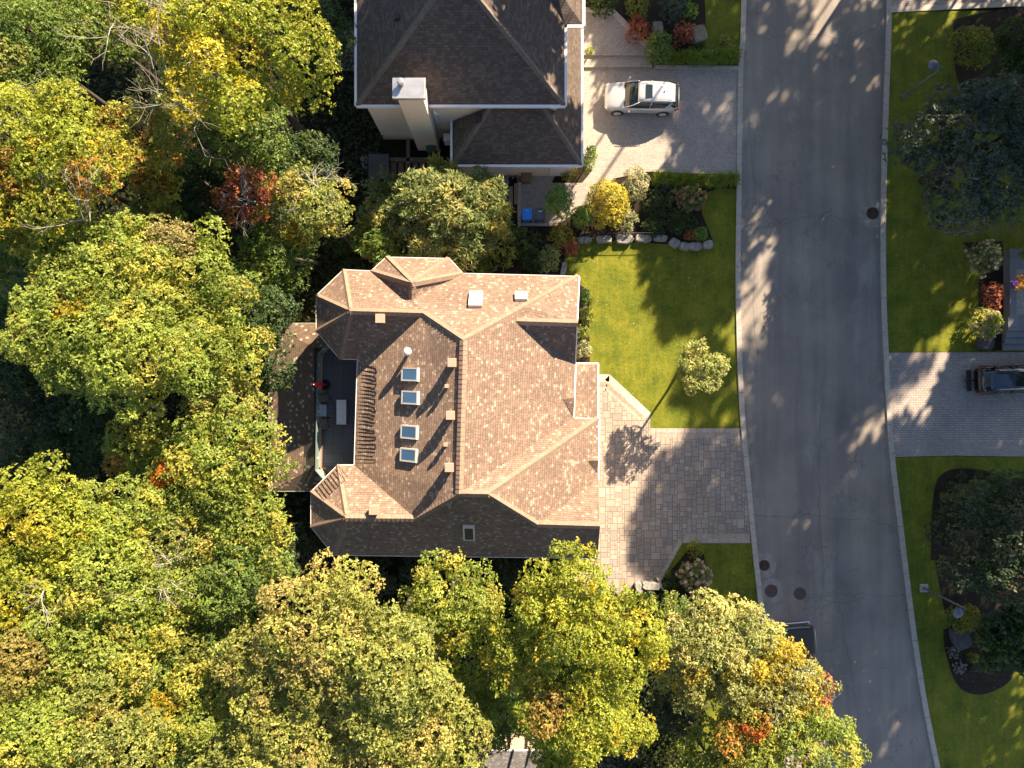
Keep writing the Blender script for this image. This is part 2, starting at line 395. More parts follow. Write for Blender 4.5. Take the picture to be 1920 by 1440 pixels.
for (y0, y1, z) in ((596, 621, .62), (621, 633, .47), (633, 645, .31), (645, 657, .15)):
    mb.prism(G([(1878, y0), (2300, y0), (2300, y1), (1878, y1)]), 0, z)
tag(mb.build('porch_steps', M['step']), kind='structure')
mb = MB(); mb.prism(G([(1881, 470), (2300, 470), (2300, 596), (1881, 596)]), 0, .62); tag(mb.build('porch_landing', M['step']), kind='structure')
mb = MB(); mb.prism(G([(1893, 508), (2300, 508), (2300, 592), (1893, 592)]), .6, .626); tag(mb.build('porch_paving', M['epav']), kind='structure')

# ashlar pavers of the main driveway, every slab a real tile over dark joints
def clip(poly, conv):
    out = poly
    n = len(conv); area = sum(conv[i][0] * conv[(i + 1) % n][1] - conv[(i + 1) % n][0] * conv[i][1] for i in range(n))
    sg = 1 if area > 0 else -1
    for i in range(n):
        ax, ay = conv[i][:2]; bx, by = conv[(i + 1) % n][:2]; inp = out; out = []
        if not inp: return []
        def d(p): return sg * ((bx - ax) * (p[1] - ay) - (by - ay) * (p[0] - ax))
        for k in range(len(inp)):
            p, q = inp[k - 1], inp[k]; dp, dq = d(p), d(q)
            if (dp >= 0) != (dq >= 0):
                t = dp / (dp - dq); out.append((p[0] + t * (q[0] - p[0]), p[1] + t * (q[1] - p[1])))
            if dq >= 0: out.append(q)
    return out
def ashlar(x0, x1, y0, y1, u, seed):
    r = random.Random(seed); nx, ny = int((x1 - x0) / u) + 1, int((y1 - y0) / u) + 1
    g = [[0] * ny for _ in range(nx)]; res = []
    for j in range(ny):
        for i in range(nx):
            if g[i][j]: continue
            opts = [(2, 2), (2, 3), (3, 2), (3, 3), (2, 2), (3, 2), (2, 3), (4, 3), (3, 4)]; r.shuffle(opts)
            for a, b in opts + [(2, 1), (1, 2), (1, 1)]:
                if i + a <= nx and j + b <= ny and all(not g[i + p][j + q] for p in range(a) for q in range(b)):
                    for p in range(a):
                        for q in range(b): g[i + p][j + q] = 1
                    res.append((x0 + i * u, y0 + j * u, x0 + (i + a) * u, y0 + (j + b) * u)); break
    return res
def tiles_object(name, tiles, z, parent=None):
    vs, fs, cs = [], [], []
    for poly, c in tiles:
        k = len(vs); vs += [(p[0], p[1], z) for p in poly]; fs.append(tuple(range(k, k + len(poly)))); cs += [c] * len(poly)
    o = mesh(name, vs, fs, M['tile'], parent)
    a = o.data.color_attributes.new('col', 'FLOAT_COLOR', 'POINT')
    arr = np.ones((len(vs), 4), np.float32); arr[:, :3] = np.array(cs); a.data.foreach_set('color', arr.ravel())
    bm = bmesh.new(); bm.from_mesh(o.data)
    for f in bm.faces:
        if f.normal.z < 0: f.normal_flip()
    bm.to_mesh(o.data); bm.free(); return o
DR = [(1080, 702), (1143, 702), (1220, 774), (1219, 803), (1391, 803), (1402, 900), (1413, 1019), (1302, 1019), (1278, 1019), (1238, 1092), (1200, 1100), (1080, 1160)]
sheet('driveway', G(DR), 0.012, M['jointbase'])
conv = [G(c) for c in ([(1080, 703), (1143, 703), (1219, 774), (1219, 1108), (1080, 1160)], [(1219.2, 804), (1391, 804), (1402, 900), (1412, 1018), (1219.2, 1018)], [(1219.2, 1018.3), (1279, 1018.3), (1238, 1092), (1219.2, 1099)])]
rr = random.Random(5); tiles = []
def pcol(b, v=.13):
    k = 1 + rr.uniform(-v, v); h = rr.uniform(-.03, .03); return (b[0] * (k + h), b[1] * k, b[2] * (k - h))
gp = .034
for (x0, y0, x1, y1) in ashlar(3.4, 16, -16, 1.0, .155, 3):
    q = [(x0 + gp / 2, y0 + gp / 2), (x1 - gp / 2, y0 + gp / 2), (x1 - gp / 2, y1 - gp / 2), (x0 + gp / 2, y1 - gp / 2)]
    c = pcol(rr.choice([(.375, .31, .262), (.35, .295, .255), (.415, .345, .288), (.325, .28, .25)]))
    for cv in conv:
        t = clip(q, cv)
        if len(t) > 2: tiles.append((t, c))
def band(line, w0, w1, L, base):
    pts = [Vector((p.x, p.y)) for p in G(line)]
    for a, b in zip(pts, pts[1:]):
        d = b - a; n = max(1, round(d.length / L)); u = d.normalized(); nn = Vector((u.y, -u.x)); s = d.length / n
        for i in range(n):
            p, q = a + u * (i * s + gp / 2), a + u * ((i + 1) * s - gp / 2)
            tiles.append(([p + nn * w0, q + nn * w0, q + nn * w1, p + nn * w1], pcol(base, .07)))
field, tiles = tiles, []
band([(1121, 702), (1143, 702), (1220, 774)], .0, .46, .9, (.50, .43, .365))
band([(1121, 718), (1139, 718), (1206, 779)], .02, .22, .3, (.36, .25, .2))
band([(1121, 726), (1137, 726), (1203, 785)], .0, .2, .33, (.43, .365, .31))
band([(1219, 803), (1391, 803)], .0, .28, .36, (.45, .38, .32))
band([(1219, 813), (1393, 813)], .0, .28, .36, (.40, .34, .29))
band([(1411, 1001), (1284, 1001)], .0, -.3, .36, (.40, .34, .29)); band([(1412, 1010), (1282, 1010)], .0, -.27, .36, (.43, .365, .315))
band([(1279, 1017), (1238, 1092)], .02, .26, .33, (.45, .39, .34))
band([(1392, 805), (1402, 900), (1413, 1019)], .02, .2, .4, (.43, .365, .315))
tiles_object('driveway_pavers', field, .0165)['kind'] = 'structure'; tiles_object('driveway_border', tiles, .0215)['kind'] = 'structure'

# ------------------------------------------------------------------ roofs and houses
def newell(pts):
    n = Vector((0, 0, 0))
    for i in range(len(pts)):
        a, b = pts[i], pts[(i + 1) % len(pts)]
        n += Vector(((a.y - b.y) * (a.z + b.z), (a.z - b.z) * (a.x + b.x), (a.x - b.x) * (a.y + b.y)))
    n.normalize(); return n if n.z > 0 else -n
def roof_mesh(name, faces, mat, parent):
    """faces: lists of 3D points; UV laid out in metres along and up each slope"""
    bm = bmesh.new(); uvl = bm.loops.layers.uv.new('UVMap')
    for pts in faces:
        pts = [Vector(p) for p in pts]; n = newell(pts)
        h = Vector((0, 0, 1)).cross(n); h = h.normalized() if h.length > 1e-4 else Vector((1, 0, 0)); s = n.cross(h)
        if s.z < 0: s = -s
        vs = [bm.verts.new(p) for p in pts]; f = bm.faces.new(vs); f.normal_update()
        if f.normal.z < 0: f.normal_flip()
        o = random.Random(len(pts) + pts[0].x).uniform(0, 9)
        for l in f.loops: l[uvl].uv = (l.vert.co.dot(h) + o, l.vert.co.dot(s) + o)
    me = bpy.data.meshes.new(name); bm.to_mesh(me); bm.free(); me.materials.append(mat)
    return link(bpy.data.objects.new(name, me), parent)
def on_face(pts, px, py):
    """where the sight line of a survey reading meets a roof plane"""
    pts = [Vector(p) for p in pts]; n = newell(pts); c = sum(pts, Vector()) / len(pts)
    o = Vector((0, 0, H)); d = P(px, py, 0) - o
    return o + d * ((c - o).dot(n) / d.dot(n)), n
def caps(pairs, mat, parent, wd=.2):
    mb = MB()
    for a, b in pairs:
        a, b = Vector(a), Vector(b); d = (b - a); L = d.length; u = d.normalized(); s = u.cross(Vector((0, 0, 1))).normalized(); up = s.cross(u)
        n = max(2, int(L / .24))
        for i in range(n):
            p, q = a + u * (L * i / n), a + u * (L * (i + 1) / n + .03)
            if p.z < q.z: lo, hi = .035, .012
            else: lo, hi = .012, .035
            vs = []
            for e, hh in ((p, lo), (q, hi)):
                vs += [e - s * wd - up * .10 + up * hh, e + up * (hh + .035), e + s * wd - up * .10 + up * hh]
            mb.add(vs, [(0, 1, 4, 3), (1, 2, 5, 4), (0, 2, 1), (3, 4, 5)])
    return mb.build('ridge_cap', mat, parent)
def offset(poly, d):
    n = len(poly); out = []
    for i in range(n):
        a, b, c = (Vector(poly[(i + k) % n][:2]) for k in (-1, 0, 1))
        u = (b - a).normalized(); v = (c - b).normalized(); n1 = Vector((-u.y, u.x)); n2 = Vector((-v.y, v.x))
        m = (n1 + n2); m = m / max(.35, m.dot(n1)) if m.length > .1 else n1
        out.append(b + m * d)
    return out
def gutter(name, line, z, mat, parent, wd=.15, hh=.15):
    """small box gutter hung along an eave line"""
    mb = MB()
    for a, b in zip(line, line[1:]):
        a, b = Vector(a), Vector(b); d = b - a
        if d.length < .05: continue
        u = d.normalized(); s = Vector((u.y, -u.x, 0)); 
        a0, b0 = a - u * .03, b + u * .03
        vs = []
        for e in (a0, b0):
            for off, zz in ((-.02, -hh), (-.02, .01), (wd, .01), (wd, -hh)): q = e + s * off; vs.append((q.x, q.y, e.z + zz))
        mb.add(vs, [(0, 1, 2, 3), (7, 6, 5, 4), (0, 4, 5, 1), (1, 5, 6, 2), (2, 6, 7, 3), (3, 7, 4, 0)])
    return mb.build(name, mat, parent)

ez = 6.0
v = {k: P(*c) for k, c in dict(A0=(593, 554, ez), A1=(644, 505.6, ez), A2=(696, 508, ez), A3=(724, 482, ez), A4=(843, 484.7, ez), A5=(868, 512.5, ez),
    A6=(1086.5, 518, ez), A7=(1082.5, 605.6, 8.3), A8=(1079, 682, ez), V2=(1075, 784, ez), D=(1122.5, 785, ez), Fp=(1122, 899, ez), G2=(1124, 986, 8.3),
    Hc=(1119, 1047, ez), I=(626, 1041, ez), J=(583, 988, ez), K=(583, 922, ez), L=(633, 872, ez), T=(664, 872, ez), A11=(670, 674, ez), A10=(637, 673, ez),
    A9=(593, 621, ez), W1=(657, 583, 8.5), W2=(793, 587, 8.5), S1=(649, 971, 8.5), S2=(779, 972, 8.5), R1=(869, 638, 10.3), R2=(861, 925, 10.3), R3=(915, 926, 10.3),
    Ba=(772.5, 530.6, 8.3), Bb=(772.5, 560, 7.8), G0=(968, 602, 8.5), V1=(1038, 673, 7.0), S3=(1007, 982.5, 8.4)).items()}
v['Hp'] = (v['R1'] + v['A6']) / 2
house = thing('house', 'house with the sunlit beige shingled roof and a roof terrace at its back', 'house', (0, 0, 0))
fN = 'A1 A2 Bb A5 A6 Hp R1 W2 W1'; fW = 'R1 R2 S2 T A11 W2'; fS = 'R2 R3 S3 G2 Hc I S1 S2'; fE = 'R1 Hp G0 V1 A8 V2 R2'
RF = [fN, 'A0 A1 W1', 'A9 A0 W1', 'A10 A9 W1', 'A10 W1 W2 A11', 'A2 A3 Ba', 'A3 A4 Ba', 'A4 A5 Ba', 'A5 Bb Ba', 'Bb A2 Ba', fW, fE,
      'Hp A6 A7 G0', 'G0 A7 A8 V1', 'R2 V2 D R3', 'R3 D Fp S3', 'S3 Fp G2', fS, 'I J S1', 'J K S1', 'K L S1', 'L T S2 S1']
fp = lambda s: [v[k] for k in s.split()]
roof_mesh('roof', [fp(f) for f in RF], M['shingle'], house)
caps([(v[a], v[b]) for a, b in (('A6', 'R1'), ('R1', 'R2'), ('R2', 'R3'), ('D', 'R3'), ('R3', 'S3'), ('S3', 'G2'), ('R2', 'S2'), ('S2', 'S1'), ('A1', 'W1'), ('A0', 'W1'), ('A9', 'W1'),
      ('A10', 'W1'), ('W1', 'W2'), ('W2', 'R1'), ('A3', 'Ba'), ('A4', 'Ba'), ('A2', 'Ba'), ('A5', 'Ba'), ('Ba', 'Bb'), ('I', 'S1'), ('J', 'S1'), ('K', 'S1'), ('L', 'S1'), ('G0', 'A7'))], M['cap'], house)
EV = 'A8 A6 A5 A4 A3 A2 A1 A0 A9 A10 A11 T L K J I Hc Fp D V2'.split()
foot = [v[k] for k in EV]
inset = offset([(p.x, p.y) for p in foot], .42)
ar = sum(inset[i].x * inset[(i + 1) % len(inset)].y - inset[(i + 1) % len(inset)].x * inset[i].y for i in range(len(inset)))
mb = MB(); mb.prism([(p.x, p.y) for p in inset], 0, ez - .02)
mb.add([v['A6'] + Vector((-.35, 0, 0)), v['A8'] + Vector((-.35, 0, 0)), v['A7'] + Vector((-.35, 0, -.05))], [(0, 1, 2)])
mb.add([v['Fp'] + Vector((-.35, 0, 0)), v['Hc'] + Vector((-.35, 0, 0)), v['G2'] + Vector((-.35, 0, -.05))], [(0, 1, 2)])
mb.build('wall', M['brick'], house)
mesh('soffit', [(p.x, p.y, ez - .03) for p in foot], [tuple(range(len(foot)))], M['white'], house)
def window(a, b, t, z, w_, h_, parent, sg):
    d = (b - a).normalized(); n = Vector((d.y, -d.x)) * sg; c = a + (b - a) * t; an = math.atan2(d.y, d.x)
    mb = MB(); q = c + n * .03; mb.box((q.x, q.y, z), (w_ + .16, .1, h_ + .16), an); mb.box((q.x + n.x * .05, q.y + n.y * .05, z - h_ / 2 - .1), (w_ + .3, .16, .06), an)
    f = mb.build('window', M['white'], parent); mb = MB(); q = c + n * .06
    for s_ in (-1, 1): e = q + d * (s_ * w_ / 4); mb.box((e.x, e.y, z), (w_ / 2 - .05, .06, h_ - .04), an)
    mb.build('pane', M['carglass'], f)
def windows(poly, parent, skip=()):
    n = len(poly); ar_ = sum(poly[i].x * poly[(i + 1) % n].y - poly[(i + 1) % n].x * poly[i].y for i in range(n)); sg = 1 if ar_ > 0 else -1
    for i in range(n):
        a, b = poly[i], poly[(i + 1) % n]; L = (b - a).length
        if L < 1.6 or i in skip: continue
        k = max(1, int(L / 2.9))
        for j in range(k):
            for z in (1.55, 4.4): window(a, b, (j + .5) / k, z, min(1.3, L * .55), 1.3, parent, sg)
windows(inset, house)
gutter('gutter', [v[k] for k in 'Hc I J K L T A11 A10 A9 A0 A1 A2 A3 A4 A5 A6'.split()][::-1][::-1], ez, M['gutter'], house)
gutter('gutter', [v[k] for k in 'V2 A8'.split()][::-1][::-1], ez, M['gutter'], house, .07)
gutter('gutter', [v['D'], v['V2']][::-1], ez, M['gutter'], house, .07); gutter('gutter', [v['Fp'], v['D']], ez, M['gutter'], house, .08)
# rakes at the two gable ends
def bar(name, a, b, wd, hh, mat, parent):
    a, b = Vector(a), Vector(b); d = (b - a).normalized(); mb = MB()
    mb.box((a + b) / 2, ((b - a).length, wd, hh), tilt=d.to_track_quat('X', 'Z').to_matrix()); return mb.build(name, mat, parent)
for a, b in (('A6', 'A7'), ('A7', 'A8'), ('Fp', 'G2'), ('G2', 'Hc')):
    bar('rake_trim', v[a] - Vector((0, 0, .08)), v[b] - Vector((0, 0, .08)), .06, .16, M['gutter'] if a[0] == 'A' else M['cap'], house)
# small saddles (crickets) shedding water beside the lower roofs
def cricket(p0, pm, p1, r, face):
    a, b, c, q = (on_face(fp(face), *x)[0] + Vector((0, 0, .015)) for x in (p0, pm, p1, r)); q = q + Vector((0, 0, .5))
    roof_mesh('roof_saddle', [[a, b, q], [b, c, q]], M['shingle'], house)
cricket((1075, 732), (1056, 748), (1075, 781), (1076, 746), fE); cricket((1119, 848), (1101, 864), (1119, 888), (1120, 862), 'R3 D Fp S3')
# porch roof on the street side
px0, px1 = 3.1, P(1121, 0, 3.1).x; pyN, pyS = P(0, 682, 3.1).y, P(0, 783, 3.1).y
pr = [[(px1, pyS, 3.1), (px1, pyN, 3.1), (px0, pyN - 1.0, 4.6), (px0, pyS, 4.6)], [(px1, pyN, 3.1), (px0, pyN, 3.1), (px0, pyN - 1.0, 4.6)]]
roof_mesh('porch_roof', pr, M['shingle'], house)
gutter('gutter', [Vector((px1, pyS, 3.1)), Vector((px1, pyN, 3.1)), Vector((px0, pyN, 3.1))][::-1][::-1], 3.1, M['gutter'], house, .07)
mb = MB(); mb.prism([(px0, pyS + .3), (px1 - .4, pyS + .3), (px1 - .4, pyN - .4), (px0, pyN - .4)], 0, 3.05); mb.build('porch_wall', M['brick'], house)
# back: lower roof ring round the terrace
lz, lt = 2.0, 3.1
lx0, lx1 = P(504, 0, lz).x, P(589, 0, lt).x
yN, yS = P(0, 606, lz).y, P(0, 921, lz).y
tn, ts = yN - 1.6, yS + 1.6; ix = v['T'].x + .3
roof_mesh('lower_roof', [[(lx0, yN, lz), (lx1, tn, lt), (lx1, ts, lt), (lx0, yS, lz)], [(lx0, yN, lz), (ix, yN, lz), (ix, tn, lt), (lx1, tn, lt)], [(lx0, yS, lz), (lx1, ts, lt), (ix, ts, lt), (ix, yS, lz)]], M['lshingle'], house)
mb = MB(); mb.prism([(lx0 + .4, yS + .4), (ix, yS + .4), (ix, yN - .4), (lx0 + .4, yN - .4)], 0, lz - .02); mb.build('ground_floor_wall', M['brick'], house)
gutter('gutter', [Vector((ix - 2, yS, lz)), Vector((lx0, yS, lz)), Vector((lx0, yN, lz)), Vector((ix - 2, yN, lz))][::-1][::-1], lz, M['pgutter'], house, .09)
TZ = 3.0
tp = [P(604, 664, TZ), P(640, 628, TZ), P(700, 628, TZ), P(700, 915, TZ), P(632, 915, TZ), P(600, 878, TZ)]
mb = MB(); mb.prism([(p.x, p.y) for p in tp], lz, TZ); mb.build('terrace_floor', M['deck'], house)
rl = [P(640, 628, TZ), P(604, 664, TZ), P(600, 878, TZ), P(632, 915, TZ)]
mb = MB(); cur = MB()
for a, b in zip(rl, rl[1:]):
    d = (b - a).normalized(); s = Vector((d.y, -d.x, 0))
    mb.add([a - s * .015, b - s * .015, b - s * .015 + Vector((0, 0, 1.05)), a - s * .015 + Vector((0, 0, 1.05)), a + s * .0, b + s * .0, b + Vector((0, 0, 1.05)), a + Vector((0, 0, 1.05))],
           [(0, 1, 2, 3), (7, 6, 5, 4), (3, 2, 6, 7), (0, 3, 7, 4), (1, 5, 6, 2)])
    cur.box((a + b) / 2 + Vector((0, 0, -.02)) + s * .02, ((b - a).length + .1, .22, .5), math.atan2(d.y, d.x))
mb.build('glass_railing', M['railglass'], house); cur.build('terrace_parapet', M['vent'], house)
for k, (a, b) in enumerate(zip(rl, rl[1:])):
    n = max(2, int((b - a).length / 1.25))
    for i in range(n):
        p = a + (b - a) * ((i + .5) / n); mb = MB(); mb.box(p + Vector((-.03, 0, .55)), (.12, .10, .10)); mb.build('railing_clip', M['white'], house)
# skylights, vents, stacks
def skylight(face, px, py, w_, h_, gl, fr='frame', hgt=.14):
    """w_ across the slope, h_ up the slope"""
    c, n = on_face(fp(face), px, py); s = Vector((0, 0, 1)).cross(n).normalized(); u = n.cross(s)
    M_ = Matrix((s, u, n)).transposed()
    o = thing('skylight', None, None); del_ = o; o.parent = house
    mb = MB()
    for dx, dy, a, b in ((0, h_ / 2 - .04, w_, .08), (0, -h_ / 2 + .04, w_, .08), (w_ / 2 - .04, 0, .08, h_ - .16), (-w_ / 2 + .04, 0, .08, h_ - .16)):
        mb.box(c + M_ @ Vector((dx, dy, hgt / 2)), (a, b, hgt + .04), tilt=M_)
    fo = mb.build('frame', M[fr])
    g_ = MB(); g_.box(c + M_ @ Vector((0, 0, hgt / 2 + .02)), (w_ - .16, h_ - .16, hgt - .02), tilt=M_); go = g_.build('glass', M[gl])
    bpy.data.objects.remove(o); fo.name = 'skylight'; fo.parent = house; go.parent = fo; return fo
for px, py in ((771, 702), (771, 745.5), (769.5, 810), (768.5, 853)): skylight(fW, px, py, .72, 1.15, 'skyglass')
skylight(fN, 892, 563, .72, 1.25, 'whiteglass'); skylight(fN, 977, 557.5, .66, .68, 'whiteglass'); skylight(fS, 879.5, 997, .62, 1.25, 'treeglass')
def vent(face, px, py, sz=.46, hgt=.72, parent=house, mat='vent'):
    c, n = on_face(fp(face) if isinstance(face, str) else face, px, py); mb = MB()
    k = (H - c.z - hgt) / (H - c.z); b = Vector((c.x * k, c.y * k, c.z)) if hgt > .3 else c
    mb.box(b + Vector((0, 0, (hgt - .1) / 2 - .2)), (sz * .72, sz * .72, hgt + .3)); mb.box(b + Vector((0, 0, hgt - .04)), (sz, sz, .12), taper=.93)
    mb.box(b + Vector((0, 0, hgt - .2)), (sz * .9, sz * .9, .05)); mb.box(b + Vector((0, 0, hgt - .3)), (sz * .9, sz * .9, .05))
    return mb.build('roof_vent', M[mat], parent, bevel=.012)
for px, py in ((847, 680), (844, 779), (842, 877)): vent(fW, px, py)
vent('A10 W1 W2 A11', 712, 597, .5, .6); vent('L T S2 S1', 700, 957, .5, .6)
for px, py in ((837, 724), (835, 834)): vent(fW, px, py, .2, .42)
c, n = on_face(fp(fW), 763, 659); k = (H - c.z - .8) / (H - c.z); c = Vector((c.x * k, c.y * k, c.z))
mb = MB(); mb.lathe([(.11, -.2), (.11, .6), (.14, .6)], c, 14); mb.build('flue_pipe', M['sheet'], house)
mb = MB(); mb.lathe([(.2, .58), (.22, .62), (.21, .70), (.15, .77), (.05, .8)], c, 16)
mb.build('flue_cap', M['white'], house)
c, n = on_face(fp(fW), 809.5, 926.5); mb = MB(); mb.lathe([(.10, -.1), (.10, .12), (.06, .12), (.06, .0)], c, 14); mb.build('plumbing_vent', M['vent'], house)
# heating cable zig-zags along the back eaves
mb = MB(); r = random.Random(4)
ys = np.arange(688, 872, 7.2); pts = []
for i, y in enumerate(ys):
    a = (671.5 - (y - 684) * .027 + 1, y); b = (707.5 - (y - 684) * .03 + r.uniform(-2.5, 2.5), y + r.uniform(-1, 1.5))
    for q in ((a, b) if i % 2 == 0 else (b, a)):
        steps = [q]
    seq = [a, b] if i % 2 == 0 else [b, a]
    for t in (0, .3, .6, .9, 1): pts.append((seq[0][0] + (seq[1][0] - seq[0][0]) * t, seq[0][1] + (seq[1][1] - seq[0][1]) * t + r.uniform(-.6, .6)))
P3 = [on_face(fp(fW), x, y)[0] + Vector((0, 0, .05)) for x, y in pts]
mb.tube(P3, .016, 5)
face2 = fp('K L S1'); q = []
for i in range(9):
    t = i / 8; ex, ey = 590 + 44 * t, 915 - 43 * t; up = 0
    a, b = (ex + 2, ey + 2), (ex + 2 + 20 * (1 if 1 else 0) * .8, ey + 2 + 26 * .8)
    q += [a, b] if i % 2 == 0 else [b, a]
mb.tube([on_face(face2, x, y)[0] + Vector((0, 0, .05)) for x, y in q], .016, 5)
mb.build('heating_cable', M['cable'], house)
# terrace furniture
tz = TZ
um = thing('parasol', 'folded bright red parasol on a round black base by the terrace railing', 'parasol', P(611, 721, tz))
mb = MB(); mb.lathe([(.30, 0), (.30, .06), (.06, .10), (.05, .22)], n=20); mb.build('base', M['dark'], um)
mb = MB(); mb.tube([(0, 0, .1), (0, 0, 2.7)], .022, 8); mb.build('pole', M['white'], um)
mb = MB(); mb.lathe([(.09, .75), (.14, .9), (.17, 1.3), (.15, 1.9), (.09, 2.4), (.03, 2.65)], n=9)
mb.build('canopy', plain('red_canvas', (.62, .02, .04), .8), um)
def chair(px, py, rz, label):
    o = thing('terrace_chair', label, 'chair', P(px, py, tz), rz, 'chairs on the roof terrace')
    mb = MB(); mb.box((0, 0, .42), (.52, .5, .035)); mb.build('seat', M['chairfab'], o, bevel=.01)
    mb = MB(); mb.box((0, -.27, .72), (.5, .03, .55), tilt=Matrix.Rotation(.15, 3, 'X')); mb.build('backrest', M['chairfab'], o, bevel=.01)
    for s in (-1, 1):
        mb = MB(); mb.tube([(s * .29, .27, 0), (s * .29, .24, .64), (s * .29, -.3, .66)], .022, 6); mb.build('armrest', M['dark'], o)
        mb = MB(); mb.tube([(s * .26, .2, .42), (s * .28, .28, 0)], .016, 6); mb.build('leg', M['dark'], o)
        mb = MB(); mb.tube([(s * .26, -.22, .42), (s * .28, -.36, 0)], .016, 6); mb.build('leg', M['dark'], o)
M['chairfab'] = plain('taupe_mesh_fabric', (.13, .12, .11), .8)
chair(612, 745, math.pi + .35, 'dark metal terrace armchair on the side of the low table nearer the red parasol')
chair(611, 793, .25, 'dark metal terrace armchair on the side of the low table away from the red parasol')
o = thing('low_table', 'small square pale blue table between two dark chairs on the roof terrace', 'table', P(609.5, 769, tz))
mb = MB(); mb.box((0, 0, .5), (.42, .7, .03)); mb.build('tabletop', plain('pale_blue_glass', (.30, .38, .50), .15), o, bevel=.01)
for sx in (-1, 1):
    for sy in (-1, 1): mb = MB(); mb.tube([(sx * .19, sy * .33, 0), (sx * .19, sy * .33, .49)], .014, 6); mb.build('leg', M['dark'], o)
o = thing('long_table', 'long narrow white table standing on the roof terrace beside the house wall', 'table', P(645.5, 772, tz))
mb = MB(); mb.box((0, 0, .72), (.58, 1.46, .05)); mb.build('tabletop', plain('white_laminate', (.66, .68, .72), .4), o, bevel=.012)
for sx in (-1, 1):
    for sy in (-1, 1): mb = MB(); mb.box((sx * .24, sy * .66, .35), (.05, .05, .7)); mb.build('leg', M['dark'], o)
mb = MB(); mb.tube([(.32, -.7, .45), (.40, -.45, .5), (.42, 0, .5), (.40, .45, .5), (.32, .7, .45)], .02, 6); mb.build('bench_rail', M['dark'], o)

# ------------------------------------------------------------------ the neighbouring house
nb = thing('neighbour_house', 'house with dark brown roof, white gutters and cream chimney at the top edge', 'house')
nx0, nx1, ny0 = -8.74, 2.97, 15.70; step_y = P(0, 47, ez).y; nx2 = P(1093, 0, ez).x; nz = 10.4; nyt = 28.0; cx = (nx0 + nx1) / 2; ya = 20.8
a, b = Vector((nx0, ny0, ez)), Vector((nx1, ny0, ez)); ap, ap2 = Vector((cx, ya, nz)), Vector((cx, nyt, nz))
s1 = Vector((nx1, step_y, ez)); s2 = Vector((nx2, step_y, ez)); up = 30.0
k = (nz - ez) / (nx1 - cx); zi = ez
r0 = Vector((nx1 - .9, step_y + 1.3, ez + k * .9))
NR = [[a, b, ap], [a, ap, ap2, Vector((nx0, up, ez))], [b, s1, r0, Vector((nx1 - 1.6, up, ez + k * 1.6)), ap2, ap],
      [s1, s2, Vector((nx2 - 1.6, step_y + 1.6, ez + 1.0)), r0], [s2, Vector((nx2, up, ez)), Vector((nx1 - 1.6, up, ez + k * 1.6)), r0, Vector((nx2 - 1.6, step_y + 1.6, ez + 1.0))]]
NR.append([Vector((nx0, up, ez)), ap2, Vector((nx1 - 1.6, up, ez + k * 1.6)), Vector((nx2, up, ez))])
roof_mesh('roof', NR, M['nshingle'], nb); caps([(a, ap), (b, ap), (ap, ap2)], M['ncap'], nb, .17)
gutter('gutter', [Vector((nx0, up, ez)), a, b, s1, s2, Vector((nx2, up, ez))][::-1][::-1], ez, M['gutter'], nb, .13, .16)
for o_ in [x for x in nb.children if x.name.startswith('gutter')]: pass
gz, gx0, gx1, gy = 3.3, P(848, 0, 3.3).x, P(1090, 0, 3.3).x, P(0, 309, 3.3).y
c0, c1 = Vector((gx0, gy, gz)), Vector((gx1, gy, gz)); t0 = Vector((gx0 + 2.3, 15.75, 5.5)); t1 = Vector((gx1 - 2.3, 15.75, 5.5))
g2, g3 = Vector((gx1, step_y + 5, gz)), Vector((2.55, step_y + 5, gz + (gx1 - 2.55) * .957)); g4 = Vector((2.55, 15.75, g3.z))
roof_mesh('garage_roof', [[c0, c1, t1, t0], [c0, t0, Vector((gx0, 15.75, gz))], [c1, g2, g3, g4, t1]], M['nshingle'], nb)
caps([(c0, t0), (c1, t1)], M['ncap'], nb, .16)
gutter('gutter', [Vector((gx0, 15.8, gz)), c0, c1, g2][::-1][::-1], gz, M['gutter'], nb, .12, .15)
mb = MB(); mb.prism([(nx0 + .45, ny0 + .12), (nx1 - .4, ny0 + .12), (nx1 - .4, 29.6), (nx0 + .45, 29.6)], 0, ez - .02); mb.build('wall', M['stucco'], nb)
windows([Vector((nx1 - .4, 15.9)), Vector((nx1 - .4, 29.6)), Vector((nx0 + .45, 29.6)), Vector((nx0 + .45, 15.9))], nb, (3,))
mb = MB(); mb.prism([(gx0 + .35, gy + .28), (gx1 - .4, gy + .28), (gx1 - .4, step_y + 5), (gx0 + .35, step_y + 5)], 0, gz - .02); mb.build('garage_wall', M['stucco'], nb)
mb = MB(); sf = [a, b, s1, s2, Vector((nx2, up, ez)), Vector((nx0, up, ez))]
mb.add([(p.x, p.y, ez - .02) for p in sf], [tuple(range(6))]); mb.build('soffit', M['white'], nb)
mb = MB(); sx0, sx1 = P(785, 0, 0).x - .02, P(822, 0, 0).x + .06
mb.prism([(sx0, 15.1), (sx1, 15.1), (sx1, 16.2), (sx0, 16.2)], 0, 8.25); ch = mb.build('chimney', M['stucco'], nb)
mb = MB(); mb.box(((sx0 + sx1) / 2 - .08, 15.64, 8.32), (sx1 - sx0 + .42, 1.12, .22), taper=.98); mb.build('chimney_cap', M['sheet'], ch, bevel=.02)
mb = MB(); mb.lathe([(.15, 8.4), (.15, 8.72), (.19, 8.72), (.19, 8.80), (.12, 8.82)], (-6.0 + .15, 15.85, 0), 16); mb.build('flue', M['sheet'], ch)
vent([a, ap, ap2], 745, 34, .3, .2, nb, 'dark'); vent([c0, t0, Vector((gx0, 15.75, gz))], 897, 224, .42, .3, nb, 'dark')
mb = MB(); mb.box((-3.75, 15.3, 1.5), (1.0, .45, .9)); mb.build('wall_air_conditioner', M['white'], nb, bevel=.03)
